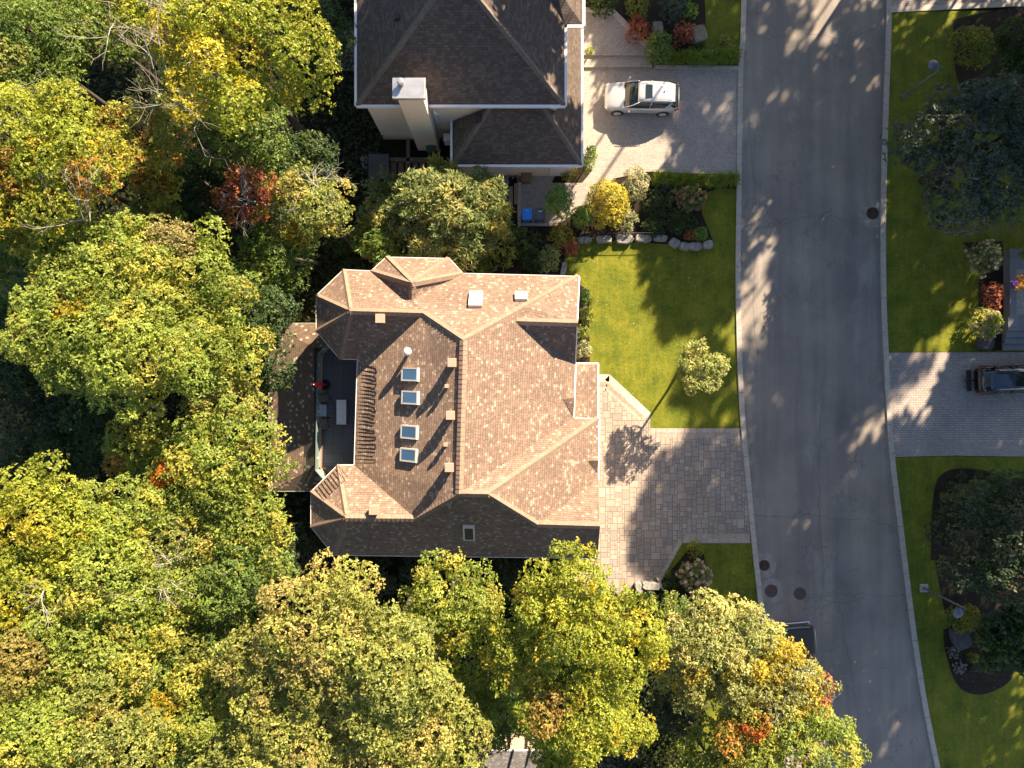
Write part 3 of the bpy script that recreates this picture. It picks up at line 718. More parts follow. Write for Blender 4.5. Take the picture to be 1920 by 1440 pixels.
mb = MB(); mb.box(((1112 - 960) / 30.2 - 2.2, gy + .25, 1.2), (.9, .06, 1.9)); mb.build('side_door', M['white'], nb)
mb = MB(); mb.tube([(-4.5, 15.75, 5.9), (-4.5, 15.70, .1)], .045, 8); mb.tube([(-4.35, 15.3, 5.9), (-4.2, 15.5, 5.0)], .04, 8); mb.build('downspout', M['white'], nb)

def crack(a, b, seed, wd=.03, amp=.35, n=26):
    r = random.Random(seed); A, B = P(*a), P(*b); d = (B - A); s = Vector((-d.y, d.x, 0)).normalized(); pts = []; o = 0
    for i in range(n + 1):
        o += r.uniform(-1, 1) * amp * .35; o *= .9; pts.append(A + d * (i / n) + s * o)
    vs, fs = [], []
    for i, q in enumerate(pts):
        e = (pts[min(i + 1, n)] - pts[max(i - 1, 0)]).normalized(); t = Vector((-e.y, e.x, 0)) * wd * r.uniform(.3, .9) * .5
        vs += [(q.x - t.x, q.y - t.y, .0035), (q.x + t.x, q.y + t.y, .0035)]
        if i: fs.append((2 * i - 2, 2 * i, 2 * i + 1, 2 * i - 1))
    o = mesh('road_crack', vs, fs, M['cracktar']); o.data.update(); tag(o, kind='structure')
M['cracktar'] = plain('crack_filler', (.06, .055, .052), .7)
for i, (a, b) in enumerate([((1388, 436), (1480, 412)), ((1455, 424), (1560, 398)), ((1540, 402), (1628, 408)), ((1500, 440), (1570, 380)), ((1508, 425), (1545, 460)), ((1395, 950), (1500, 972)), ((1500, 965), (1672, 985)),
                            ((1485, 1095), (1560, 1130)), ((1510, 1120), (1700, 1108)), ((1505, 1138), (1620, 1122)), ((1540, 770), (1535, 1100)), ((1580, 1150), (1612, 1440)), ((1445, 70), (1640, 60)), ((1400, 205), (1420, 700))]):
    crack(a, b, 40 + i)

# ---- corner of the house beyond the trees at the bottom edge
sh = thing('grey_roofed_house', 'corner of a house with a pale grey roof, just showing at the bottom edge', 'house')
q = [P(880, 1408, 3.2), P(1018, 1408, 3.2), P(1018, 1640, 3.2), P(880, 1640, 3.2)]; rdg = [P(949, 1470, 5.6), P(949, 1560, 5.6)]
M['gshingle'] = shingle_mat('pale_grey_shingles', [(0, (.07, .07, .08)), (.4, (.09, .09, .10)), (.8, (.12, .12, .13))])
roof_mesh('roof', [[q[0], q[1], rdg[0]], [q[1], q[2], rdg[1], rdg[0]], [q[2], q[3], rdg[1]], [q[3], q[0], rdg[0], rdg[1]]], M['gshingle'], sh)
mb = MB(); mb.prism([(q[3].x + .4, q[3].y + .4), (q[2].x - .4, q[2].y + .4), (q[1].x - .4, q[1].y - .4), (q[0].x + .4, q[0].y - .4)], 0, 3.15); mb.build('wall', M['brick'], sh)
gutter('gutter', [q[3], q[0], q[1], q[2]], 3.2, M['gutter'], sh, .12)
sheet('garden_path', [(P(1165, 0).x + 2.2 * math.cos(t * .3), P(0, 1470).y + 2.6 * math.sin(t * .3)) for t in range(21)], .014, M['smallpav'])
# ------------------------------------------------------------------ foliage
def unit(a): return a / np.maximum(np.linalg.norm(a, axis=-1, keepdims=True), 1e-6)
def lobe_surface(rg, ctr, rad, spacing, squash=.85, zmin=-.35):
    """points on the skin of overlapping lobes; returns centre, normal, lobe index"""
    Ps, Ns, Ls = [], [], []
    for i, (c, r) in enumerate(zip(ctr, rad)):
        n = max(6, int(4 * math.pi * r * r * .62 / spacing ** 2))
        d = unit(rg.normal(size=(n, 3))); d[:, 2] = np.where(d[:, 2] < zmin, -d[:, 2], d[:, 2])
        rr_ = r * (1 + .16 * rg.normal(size=(n, 1)).clip(-1.6, 1.3))
        p = c + d * rr_ * np.array([1, 1, squash]); Ps.append(p); Ns.append(d); Ls.append(np.full(n, i))
    Pp, N, L = np.vstack(Ps), np.vstack(Ns), np.concatenate(Ls)
    keep = np.ones(len(Pp), bool)
    for i, (c, r) in enumerate(zip(ctr, rad)):
        q = (Pp - c) / np.array([1, 1, squash]); keep &= ~((np.linalg.norm(q, axis=1) < r * .74) & (L != i))
    return Pp[keep], N[keep], L[keep]
def leaves(rg, Pp, N, Lc, k, ln, wd, spread=.75, up=.55, jit=.1):
    """k leaves fanned round every spray point; Lc = colour per spray"""
    n = len(Pp); P_ = np.repeat(Pp, k, 0); N_ = np.repeat(N, k, 0); c = np.repeat(Lc, k, 0)
    t = rg.normal(size=(n * k, 3)); t -= N_ * (t * N_).sum(1, keepdims=True); t = unit(t)
    d = unit(t * spread + N_ * (1 - spread) + rg.normal(size=t.shape) * .2)
    nn = unit(np.array([0, 0, 1]) * up + N_ * .5 + rg.normal(size=t.shape) * .42)
    s = unit(np.cross(d, nn)); L = ln * rg.uniform(.45, 1.38, (n * k, 1)); W = wd * rg.uniform(.7, 1.2, (n * k, 1))
    o = P_ + rg.normal(size=t.shape) * jit * ln * 2
    nrm = np.cross(s, d)
    V = np.stack([o, o + d * L * .5 + s * W + nrm * L * .06, o + d * L - nrm * L * .08, o + d * L * .5 - s * W + nrm * L * .06], 1)
    c = c * rg.uniform(.78, 1.22, (n * k, 1)) * (1 + rg.normal(size=(n * k, 3)) * .05)
    return V, np.clip(c, .003, 1)

PAL = {  # leaf colours: usual, second, accent, share of accent lobes
    'yel': ((.25, .265, .022), (.185, .225, .022), (.33, .285, .022), .12),
    'lim': ((.205, .245, .034), (.155, .205, .03), (.27, .265, .04), .12),
    'grn': ((.125, .175, .026), (.09, .145, .024), (.18, .20, .034), .12),
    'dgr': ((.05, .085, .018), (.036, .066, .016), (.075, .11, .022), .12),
    'olv': ((.215, .235, .05), (.165, .195, .042), (.28, .255, .055), .15),
    'tan': ((.245, .25, .052), (.20, .22, .045), (.30, .26, .075), .2),
    'ora': ((.26, .235, .03), (.19, .205, .03), (.36, .20, .035), .2),
    'gld': ((.25, .25, .07), (.20, .21, .06), (.36, .285, .04), .22),
    'red': ((.31, .085, .04), (.20, .06, .03), (.33, .14, .04), .25),
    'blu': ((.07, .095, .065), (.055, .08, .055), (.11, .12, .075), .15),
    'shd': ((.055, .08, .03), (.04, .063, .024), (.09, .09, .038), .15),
    'pin': ((.17, .20, .065), (.12, .16, .055), (.30, .29, .09), .16),
    'sil': ((.31, .32, .11), (.23, .26, .08), (.40, .37, .13), .18)}
def lobe_cols(rg, n, pal):
    a, b, c, s = PAL[pal]; a, b, c = ((np.array(q) * 1.38 + np.array([0, 0, .012])) for q in (a, b, c))
    t = rg.random((n, 1)); col = a * t + b * (1 - t); acc = rg.random(n) < s
    col[acc] = c; return col * rg.uniform(.82, 1.15, (n, 1))
def twig_tree(mb, rg, p, d, L, r, depth, bend=.35, n=3):
    pts = [p]; q = p.copy(); dd = d.copy()
    for i in range(3):
        dd = unit(dd + rg.normal(size=3) * bend * .4); q = q + dd * L / 3; pts.append(q.copy())
    mb.tube([tuple(x) for x in pts], [r, r * .85, r * .7, r * .5], 4, True, False)
    if depth > 0:
        for i in range(n):
            j = rg.integers(1, 4); twig_tree(mb, rg, pts[j], unit(dd + rg.normal(size=3) * .55), L * rg.uniform(.5, .8), r * .55, depth - 1, bend, n)
NOGO = [(-15.8, 5.6, -11.2, 7.4), (-9.6, 5.0, 12.6, 60), (2.5, 15.2, -13.6, 1.0), (4.0, 15.2, 13.0, 21.5), (14.0, 24.8, -12, 60), (15.8, 25.5, -40, -12)]
def root_spot(x, y):
    """trees lean out from walls, paving and road: nearest open soil for the foot of the trunk"""
    for _ in range(3):
        for a, b, c_, d in NOGO:
            if a < x < b and c_ < y < d:
                m = min((x - a, 'a'), (b - x, 'b'), (y - c_, 'c'), (d - y, 'd'))[1]
                if m == 'a': x = a - .3
                elif m == 'b': x = b + .3
                elif m == 'c': y = c_ - .3
                else: y = d + .3
    return x, y
def tree(name, label, px, py, rpx, z, pal, seed, cat='tree', group=None, leaf=.15, dens=1.0, nl=None, bare=None, hue=None, flat=.62, base_z=0.0, world=None, gap=.0, extra=None, sp=None, wd=.27):
    """crown of overlapping leafy lobes on a branching trunk; z = height of the crown's widest part"""
    rg = np.random.default_rng(seed)
    rpx = rpx * 1.06 if (px < 560 and z > 9 and world is None) else rpx
    c = np.array(world if world is not None else P(px, py, z)); c[2] = z; Rr = rpx * (H - z) / F if world is None else rpx
    bx, by = (c[0], c[1]) if world is not None else root_spot(c[0], c[1])
    o = thing(name, label, cat, (bx, by, base_z), 0, group); c0 = np.array([c[0] - bx, c[1] - by, z - base_z]); Rz = Rr * flat
    nl = nl or int(16 + Rr * 8)
    ctr, rad = [], []
    g = math.pi * (3 - math.sqrt(5)); sx, sy = rg.uniform(.85, 1.15, 2)
    for i in range(nl):
        u = 1 - 1.35 * (i + .5) / nl; th = g * i + rg.normal() * .35; rxy = math.sqrt(max(0, 1 - u * u))
        f = rg.uniform(.58, .92) if rg.random() > .2 else rg.uniform(.3, .6)
        if rg.random() < gap: continue
        ctr.append(c0 + np.array([math.cos(th) * rxy * Rr * f * sx, math.sin(th) * rxy * Rr * f * sy, u * Rz * f]))
        rad.append(Rr * rg.uniform(.19, .34) * (1.0 if f > .5 else 1.2))
    ctr, rad = np.array(ctr), np.array(rad)
    # secondary tufts break up each lobe
    c2, r2, par = [], [], []
    for i, (q, r) in enumerate(zip(ctr, rad)):
        for _ in range(4):
            d = unit(rg.normal(size=3)); d[2] = abs(d[2]) * .8; c2.append(q + d * r * .85); r2.append(r * rg.uniform(.28, .5)); par.append(i)
    A = np.vstack([ctr, np.array(c2)]); B = np.concatenate([rad * .86, np.array(r2)])
    lc = lobe_cols(rg, len(ctr), pal); lc = np.vstack([lc, lc[par] * rg.uniform(.9, 1.12, (len(par), 1))])
    m = rg.random(len(lc)) < PAL[pal][3] * .45; lc[m] = (np.array(PAL[pal][2]) * 1.38 + .008) * rg.uniform(.85, 1.1, (m.sum(), 1))
    if extra:   # patches of turned leaves: (dx, dy, radius, colour)
        for dx, dy, r_, cc in extra:
            m = np.hypot(A[:, 0] - dx * Rr, A[:, 1] - dy * Rr) < r_ * Rr; lc[m] = np.array(cc) * rg.uniform(.8, 1.15, (m.sum(), 1))
    S = (sp or leaf * 1.42) / math.sqrt(dens)
    Pp, N, L = lobe_surface(rg, A, B, S)
    sc = lc[L] * rg.uniform(.8, 1.2, (len(L), 1))
    V, col = leaves(rg, Pp, N, sc, 6, leaf, leaf * wd)
    quads_np('crown', V, M['leaf'], col, o)
    mb = MB(); tr = max(.09, Rr * (.055 if world is None else .03))
    mb.tube([(0, 0, 0), (c0[0] * .3 + rg.normal() * .1, c0[1] * .3 + rg.normal() * .1, c0[2] * .35), (c0[0] * .75, c0[1] * .75, c0[2] * .72), (c0[0], c0[1], c0[2] + Rz * .3)], [tr * 1.25, tr, tr * .75, tr * .25], 8)
    for i in rg.permutation(len(ctr))[:min(len(ctr), 16)]:
        e = ctr[i]; s_ = c0 * np.array([.85, .85, 1]) * np.array([1, 1, 0]) + np.array([0, 0, max(c0[2] * .6, c0[2] - Rz * rg.uniform(.3, 1.0))]); m_ = (s_ + e) / 2 + rg.normal(size=3) * Rr * .06; m_[2] += Rr * .05
        mb.tube([tuple(s_), tuple(m_), tuple(e)], [tr * .45, tr * .3, tr * .1], 5)
    mb.build('trunk', M['bark'], o)
    for (dx, dy, up_, L_, n_) in (bare or []):
        mb = MB(); st = c0 + np.array([dx * Rr, dy * Rr, up_ * Rz])
        for i in range(n_):
            twig_tree(mb, rg, st + rg.normal(size=3) * .15, unit(np.array([rg.normal() * .8, rg.normal() * .8, .35])), L_ * rg.uniform(.6, 1.1), .032, 3)
        mb.build('bare_branch', M['twig'], o)
    return o
def bush(name, label, px, py, rpx, h, pal, seed, cat='shrub', leaf=.09, nl=9, world=None, flat=None, mat='leaf', group=None, base=0.0, sx=1.0, sy=1.0, rz=0.0, wd=.3, parent=None, k=5, lump=.34, topz=None, sp=1.35):
    rg = np.random.default_rng(seed); zc = h * .5
    c = Vector(world) if world is not None else P(px, py, zc); Rr = rpx * (H - zc) / F if world is None else rpx
    o = thing(name, label, cat, (c.x, c.y, base), rz, group)
    ctr, rad = [np.array([0, 0, h * .45])], [min(Rr * .72, h * .62)]
    g = math.pi * (3 - math.sqrt(5))
    for i in range(nl * 2):
        u = 1 - 1.2 * (i + .5) / (nl * 2); th = g * i + rg.normal() * .3; rxy = math.sqrt(max(0, 1 - u * u)); f = rg.uniform(.62, .8)
        ctr.append(np.array([math.cos(th) * rxy * Rr * f * sx, math.sin(th) * rxy * Rr * f * sy, h * .48 + u * h * .5 * f])); rad.append(min(Rr, h * .7) * rg.uniform(lump * .75, lump * 1.15))
    A, B = np.array(ctr), np.array(rad)
    lc = lobe_cols(rg, len(A), pal); Pp, N, L = lobe_surface(rg, A, B, leaf * sp, 1.0)
    V, col = leaves(rg, Pp, N, lc[L] * rg.uniform(.82, 1.18, (len(L), 1)), k, leaf, leaf * wd)
    V[..., 2] = np.maximum(V[..., 2], .01)
    quads_np('foliage', V, M[mat], col, o)
    mb = MB()
    for i in range(5):
        e = A[rg.integers(len(A))]; mb.tube([(e[0] * .1, e[1] * .1, 0), (e[0] * .4, e[1] * .4, h * .3), tuple(e)], [.03, .02, .01], 5)
    mb.build('stem', M['bark'], o)
    o['_lobes'] = 0; del o['_lobes']; return o, A, B, rg
def flower_heads(o, A, B, rg, n, r, cols, h):
    """round panicles of small petals standing on the skin of a shrub"""
    Pp, N, L = lobe_surface(rg, A, B, .1, 1.0, -.1); idx = rg.permutation(len(Pp)); ch = []
    for i in idx:
        if all(np.linalg.norm(Pp[i] - q) > r * 1.9 for q in ch): ch.append(Pp[i] + N[i] * r * .5)
        if len(ch) >= n: break
    for q in ch:
        d = unit(rg.normal(size=(70, 3))); d[:, 2] = np.abs(d[:, 2]) * 1.2 - .2; rr_ = r * rg.uniform(.75, 1.15)
        c = np.array(cols[rg.integers(len(cols))]) * np.ones((70, 1))
        V, col = leaves(rg, d * rr_ * .8, unit(d), c, 1, rr_ * .55, rr_ * .26, .8)
        f = quads_np('flower_head', V, M['petal'], col, o); f.location = tuple(q)
def tuft(name, label, cat, loc, r, h, n, col, seed, group=None, wd=.012, mat='leaf'):
    """clump of arching strap leaves"""
    rg = np.random.default_rng(seed); o = thing(name, label, cat, loc, rg.uniform(0, 6), group)
    th = rg.uniform(0, 2 * math.pi, n); R_ = r * rg.uniform(.5, 1.1, n); hh = h * rg.uniform(.6, 1.1, n)
    d = np.stack([np.cos(th), np.sin(th), 0 * th], 1); s = np.stack([-np.sin(th), np.cos(th), 0 * th], 1) * wd
    V = []; cc = []
    pr_ = [(0, 0), (.3, .75), (.65, 1.0), (1.0, .72)]
    base = rg.normal(size=(n, 3)) * r * .12; base[:, 2] = 0
    for (a, b), (a2, b2), w0, w1 in zip(pr_, pr_[1:], (1, 1, .8), (1, .8, .15)):
        p0 = base + d * (R_ * a)[:, None] + np.array([0, 0, 1]) * (hh * b)[:, None]; p1 = base + d * (R_ * a2)[:, None] + np.array([0, 0, 1]) * (hh * b2)[:, None]
        V.append(np.stack([p0 - s * w0, p0 + s * w0, p1 + s * w1, p1 - s * w1], 1)); cc.append(np.array(col) * rg.uniform(.7, 1.3, (n, 1)))
    quads_np('blades', np.vstack(V), M[mat], np.vstack(cc), o); return o

# ---- the wood behind the houses and along the bottom of the picture
# (px, py, radius px, height, palette, label, extras)
OR = (.45, .16, .02); RD = (.45, .07, .025); YE = (.34, .27, .02)
FT = [
 (55, 95, 108, 10.0, 'grn', 'dark green crown in the very corner of the wood, top left of the photo', {}),
 (185, 60, 92, 9.0, 'grn', 'thin green crown just left of the big yellow tree with bare branches', dict(gap=.25)),
 (270, 25, 80, 13.5, 'yel', 'yellow crown cut by the top edge with a fan of bare twigs on its left', dict(bare=[(-.3, -.3, .4, 1.6, 4)])),
 (445, 95, 165, 14.5, 'yel', 'biggest yellow-green crown along the top edge, left of the brown-roofed house', dict(gap=.22, bare=[(-.65, -.35, .45, 1.7, 4), (-.2, -.6, .4, 1.8, 4), (-.5, .1, .5, 1.6, 3)])),
 (95, 310, 135, 15.0, 'yel', 'golden yellow crown with orange touches against the left edge', dict(bare=[(-.6, .6, .4, 1.6, 4), (.55, -.75, .3, 1.8, 5)], extra=[(-.4, -.2, .35, (.33, .21, .04)), (.6, -.3, .2, (.38, .2, .03))])),
 (60, 395, 95, 13.5, 'yel', 'yellow crown below the golden one, touching the left edge', dict(extra=[(.4, -.2, .5, (.33, .23, .04))])),
 (262, 258, 78, 13.0, 'ora', 'crown speckled orange between the golden crown and the big bare-branched tree', dict(gap=.25)),
 (292, 332, 50, 11.5, 'ora', 'small orange-tipped crown just above the gap left of the red tree', dict(gap=.2)),
 (395, 250, 85, 10.5, 'grn', 'small green crown hanging under the big yellow tree with bare twigs', dict(gap=.2, bare=[(0, .3, .5, 1.4, 3)])),
 (480, 265, 80, 9.0, 'grn', 'dark green crown above and right of the red tree', {}),
 (590, 60, 72, 7.5, 'dgr', 'dark shaded crown beside the left gutter of the brown-roofed house', {}),
 (468, 368, 62, 10.5, 'red', 'thin tree with red autumn leaves, the only red crown in the wood', dict(gap=.6, bare=[(.1, -.2, .2, 1.6, 4)])),
 (380, 355, 70, 8.5, 'dgr', 'dark green crown in the shade left of the red tree', {}),
 (300, 430, 66, 9.5, 'grn', 'mid-green crown in the hollow between the golden trees and the red tree', {}),
 (585, 395, 88, 9.5, 'olv', 'olive crown with a fan of dry twigs above the north bay of the beige house', dict(gap=.2, bare=[(.1, .45, .4, 1.6, 5)], extra=[(-.3, -.5, .3, (.36, .25, .03))])),
 (570, 310, 66, 6.5, 'dgr', 'low dark crown between the olive tree and the brown-roofed house', {}),
 (520, 480, 76, 8.5, 'grn', 'green crown below the red tree', {}),
 (195, 505, 118, 14.0, 'lim', 'light green crown directly below the golden yellow trees', {}),
 (345, 520, 104, 12.5, 'lim', 'pale green crown with tan leaf tips, up and left of the terrace side roof', dict(extra=[(.3, .4, .35, (.30, .26, .10))])),
 (85, 500, 88, 11.0, 'grn', 'green crown against the left edge with a bundle of dry twigs on it', dict(bare=[(.5, 0, .6, 1.5, 8)])),
 (150, 630, 118, 14.5, 'lim', 'broad bright crown in the middle of the left side', dict(extra=[(.1, .3, .3, YE)])),
 (265, 655, 120, 15.0, 'lim', 'sunlit round crown standing highest in the middle of the wood', {}),
 (400, 668, 88, 12.5, 'lim', 'sunlit green crown nearest the side roof of the beige house', {}),
 (478, 598, 74, 10.5, 'dgr', 'dark green crown just outside the top corner of the side roof', {}),
 (500, 690, 52, 7.0, 'dgr', 'small dark crown leaning over the side roof', {}),
 (422, 745, 66, 12.0, 'tan', 'crown with tan and pink leaf tips left of the terrace', {}),
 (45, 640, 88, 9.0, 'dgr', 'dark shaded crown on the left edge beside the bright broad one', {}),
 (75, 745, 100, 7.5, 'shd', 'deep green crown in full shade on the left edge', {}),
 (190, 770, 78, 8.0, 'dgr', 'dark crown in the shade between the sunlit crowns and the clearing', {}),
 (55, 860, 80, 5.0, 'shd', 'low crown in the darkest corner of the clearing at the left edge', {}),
 (270, 850, 72, 11.0, 'lim', 'yellowish crown on the right rim of the dark clearing', dict(extra=[(-.6, -.2, .4, (.34, .23, .05))])),
 (435, 860, 92, 13.0, 'lim', 'sunlit crown whose branches reach over the lower corner of the side roof', {}),
 (352, 905, 78, 12.5, 'lim', 'crown with a bright orange patch of leaves at its top', dict(extra=[(.1, .2, .30, OR)])),
 (95, 975, 108, 14.5, 'yel', 'yellow-green crown below the dark clearing at the left edge', {}),
 (225, 975, 92, 13.5, 'lim', 'light green crown between the clearing and the crown with the orange patch', {}),
 (330, 1000, 84, 12.5, 'olv', 'olive crown directly below the one with the orange patch', {}),
 (455, 975, 92, 12.0, 'lim', 'sunlit crown left of the pointed south bay of the beige house', {}),
 (45, 1095, 104, 14.5, 'yel', 'yellow-green crown on the left edge, third from the bottom', dict(bare=[(.7, .2, .2, 1.3, 4)])),
 (180, 1085, 108, 14.0, 'lim', 'broad light green crown left of the small patch of bare twigs', {}),
 (315, 1105, 88, 12.5, 'lim', 'crown with a small patch of bare twigs in the lower left wood', dict(bare=[(.2, .55, .6, 1.6, 6)])),
 (455, 1085, 84, 12.5, 'grn', 'green crown below the sunlit one beside the south bay', {}),
 (575, 1045, 52, 4.0, 'shd', 'small dark shrub-like tree in the shade under the corner of the south bay', {}),
 (80, 1215, 112, 14.5, 'lim', 'broad crown on the left edge, second from the bottom', dict(extra=[(0, 0, .4, (.27, .23, .06))])),
 (225, 1205, 100, 13.5, 'lim', 'round light green crown in the lower left of the wood', {}),
 (355, 1215, 92, 11.5, 'grn', 'green crown beside the dark hollow in the lower left wood', {}),
 (55, 1365, 118, 15.0, 'lim', 'crown filling the bottom left corner', {}),
 (190, 1345, 104, 14.5, 'olv', 'olive crown on the bottom edge, second from the left corner', {}),
 (325, 1335, 92, 12.5, 'lim', 'light crown near the bottom edge below the dark hollow', dict(extra=[(0, .3, .3, YE)])),
 (430, 1400, 84, 12.0, 'olv', 'olive crown on the bottom edge left of the big tan-tipped trees', {}),
 (615, 1170, 138, 14.5, 'tan', 'large round crown with tan tips below the dark long roof slope', {}),
 (500, 1250, 92, 13.5, 'tan', 'tan-tipped crown on the left shoulder of the large round one', {}),
 (560, 1375, 112, 13.5, 'tan', 'tan crown on the bottom edge below the large round one', {}),
 (715, 1245, 128, 14.5, 'olv', 'broad olive crown right of the large tan-tipped one', {}),
 (780, 1380, 122, 13.5, 'tan', 'tan and yellow crown on the bottom edge left of the bright tall tree', {}),
 (838, 1125, 92, 12.5, 'lim', 'yellow-green crown whose tip rises against the gutter of the dark long roof slope', {}),
 (895, 1225, 100, 11.0, 'lim', 'darker green crown left of the bright tall tree', {}),
 (905, 1345, 90, 9.0, 'grn', 'green crown in the dark gap at the bottom edge', dict(gap=.2)),
 (1060, 1140, 108, 15.0, 'yel', 'bright yellow-green crown overlapping the south-east corner of the beige roof', {}),
 (1140, 1205, 104, 14.0, 'yel', 'bright crown reaching toward the paved side path, left of the pale grey-green tree', {}),
 (1000, 1215, 88, 14.0, 'yel', 'bright crown between the darker green one and the tall tree by the path', {}),
 (1070, 1310, 112, 13.5, 'yel', 'lower half of the bright group, with dark gaps beneath it at the bottom edge', dict(extra=[(-.4, 0, .3, (.33, .24, .06))])),
 (1150, 1350, 70, 11.5, 'yel', 'yellow crown at the ragged right end of the bright group near the bottom edge', dict(gap=.2)),
 (1050, 1405, 64, 10.0, 'yel', 'yellow crown tip at the bottom edge above the dark grey roof', {}),
 (1330, 1190, 92, 8.0, 'sil', 'pale grey-green crown just below the pink hydrangea by the driveway', {}),
 (1402, 1214, 86, 8.5, 'sil', 'pale crown with yellow tips that covers part of the black pickup', dict(extra=[(.5, -.3, .5, (.42, .34, .04))])),
 (1300, 1255, 76, 7.5, 'gld', 'crown with golden patches in the middle of the group by the road', {}),
 (1395, 1280, 88, 8.0, 'gld', 'olive and gold crown in the centre of the group by the road', {}),
 (1480, 1295, 84, 8.5, 'gld', 'golden orange crown hanging over the road beside the black pickup', dict(bare=[(.75, -.2, .1, .7, 3)], extra=[(.75, .0, .2, (.40, .15, .06)), (-.5, .3, .12, (.36, .28, .035))])),
 (1400, 1375, 76, 8.5, 'ora', 'crown with an orange-red patch near the bottom edge by the road', dict(bare=[(.3, .3, .3, 1.5, 4)], extra=[(.0, .3, .22, (.45, .14, .03))])),
 (1515, 1420, 105, 9.0, 'lim', 'pale yellow-green crown at the bottom edge leaning over the road', {}),
 (1330, 1425, 66, 7.0, 'lim', 'light green crown at the bottom edge left of the one with the orange-red patch', {}),
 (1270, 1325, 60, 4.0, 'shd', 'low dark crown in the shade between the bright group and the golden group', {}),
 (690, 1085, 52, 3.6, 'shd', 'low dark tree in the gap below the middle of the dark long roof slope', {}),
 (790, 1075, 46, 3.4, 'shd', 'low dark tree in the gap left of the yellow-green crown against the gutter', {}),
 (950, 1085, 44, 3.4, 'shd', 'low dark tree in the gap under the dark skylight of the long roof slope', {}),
 (420, 560, 70, 9.5, 'grn', 'green crown in the dip between the pale tan-tipped crown and the red tree', {}),
 (130, 840, 70, 7.0, 'dgr', 'dark crown in the middle of the shaded clearing', {}),
 (960, 1290, 70, 6.5, 'dgr', 'dark crown in the hollow left of the lower bright group', {}),
 (1260, 1145, 34, 3.0, 'grn', 'small green crown peeping out beside the stones at the end of the path', {}),
]
for i, (px, py, rp, z, pal, lab, kw) in enumerate(FT):
    tree('tree', lab, px, py, rp, z, pal, 100 + i, group='trees of the wood and its edge', **kw)
# ---- east side of the street
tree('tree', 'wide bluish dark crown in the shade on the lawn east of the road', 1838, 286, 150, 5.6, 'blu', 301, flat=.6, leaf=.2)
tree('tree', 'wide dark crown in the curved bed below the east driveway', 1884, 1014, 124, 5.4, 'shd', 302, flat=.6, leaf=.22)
tree('conifer', 'dark evergreen in the top right corner behind the yellow-green shrub', 1905, 100, 62, 4.0, 'dgr', 303, leaf=.16)
tree('tree', 'broad-leaved dark green small tree at the right edge below the wide dark crown', 1885, 1190, 58, 3.0, 'dgr', 304, leaf=.4, sp=.5)
tree('sapling', 'young tree with pale silvery leaves standing alone on the front lawn, its trunk leaning', 1310, 690, 47, 3.9, 'sil', 305, leaf=.15, base_z=0, gap=.12, flat=.7)
# ---- garden between the two houses
for i, (px, py, rp, z, pal, lab) in enumerate([
 (735, 385, 52, 3.0, 'pin', 'feathery dark green sumac nearest the wood, left end of the garden thicket'),
 (790, 372, 52, 4.2, 'pin', 'feathery sumac with yellow shoots at the top of the garden thicket'),
 (850, 385, 60, 4.4, 'pin', 'feathery green sumac in the middle of the garden thicket'),
 (905, 370, 46, 3.6, 'pin', 'feathery sumac in front of the stacked timber'),
 (925, 410, 38, 3.4, 'olv', 'sumac with a pale sunlit tuft beside the blue bin'),
 (800, 440, 56, 3.2, 'pin', 'feathery sumac on the lower edge of the thicket above the bay roof'),
 (880, 450, 54, 3.0, 'pin', 'low sumac in the lower right of the garden thicket'),
 (705, 450, 48, 2.8, 'grn', 'low green shrub-tree on the lower left of the garden thicket'),
 (830, 335, 36, 3.2, 'olv', 'sunlit yellow shoots standing out of the top of the thicket')]):
    tree('sumac', lab, px, py, rp, z, pal, 330 + i, cat='small tree', leaf=.34, sp=.36, wd=.12, gap=.32, group='sumacs in the garden thicket')
# ---- tall trees of the neighbouring plots whose shade falls across street and lawns
OFF = [(-20.1, 30.5, 8.6, 2.5), (38.8, 41.6, 15.7, 5.1), (34.3, 17.8, 20.6, 5.0), (21.6, 36.7, 23.7, 4.1), (39.5, 26.0, 22.2, 3.4), (42.9, 17.9, 17.7, 3.7), (46.4, 9.2, 22.7, 5.1), (40.8, 34.9, 10.0, 4.4), (37.7, 24.1, 7, 4.8), (65.8, -1.6, 23.0, 2.4), (41.9, 5.5, 13.9, 5.2), (35.8, 47.4, 21.6, 4.4), (42.5, 42.3, 24.4, 2.9), (31.5, 34.9, 20.6, 2.8), (36.0, 9.9, 18.2, 3.4), (28.9, 26.5, 9.3, 3.5), (54.4, 30.8, 20.1, 4.6), (50.0, 40.6, 14.0, 3.3), (17.2, 35.5, 8.1, 4.6), (25.8, 31.3, 14.2, 4.6), (43.1, 20.3, 14.9, 1.8), (46.1, -2.3, 15.7, 5.1), (46.0, 22.5, 10.4, 5.0), (46.1, 51.8, 12.3, 2.3), (33.2, 31.5, 22.8, 1.8), (43.0, 35.4, 24.1, 4.9), (31.9, 51.3, 19.3, 4.8), (36.2, 27.0, 25, 4.9), (41.6, 37.8, 15.8, 3.4), (15.1, 42.6, 9.8, 4.0), (39.6, 29.7, 15.6, 5.2), (53.0, 27.8, 23.5, 4.7), (51.2, 41.0, 15.4, 4.6), (34.8, 6.8, 14.0, 3.7), (17.3, 33.0, 18.3, 3.2), (46.6, 16.0, 15.3, 3.2), (45.3, 22.3, 22.8, 4.8), (56.6, 31.4, 14.2, 4.8)]
OFF += [(7.5, 29.5, 14, 2.8), (3.5, 34, 17.5, 3.5), (-2, 34.5, 18, 3.2), (-6.5, 34, 16, 2.6)]
for i, (x, y, z, r_) in enumerate(OFF):
    tree('tree', 'tall leafy tree on a neighbouring plot outside the photo', 0, 0, r_, z, 'grn', 500 + i, leaf=.5, sp=.6, world=(x, y, z), group='tall trees beyond the frame', flat=.8, gap=.14)

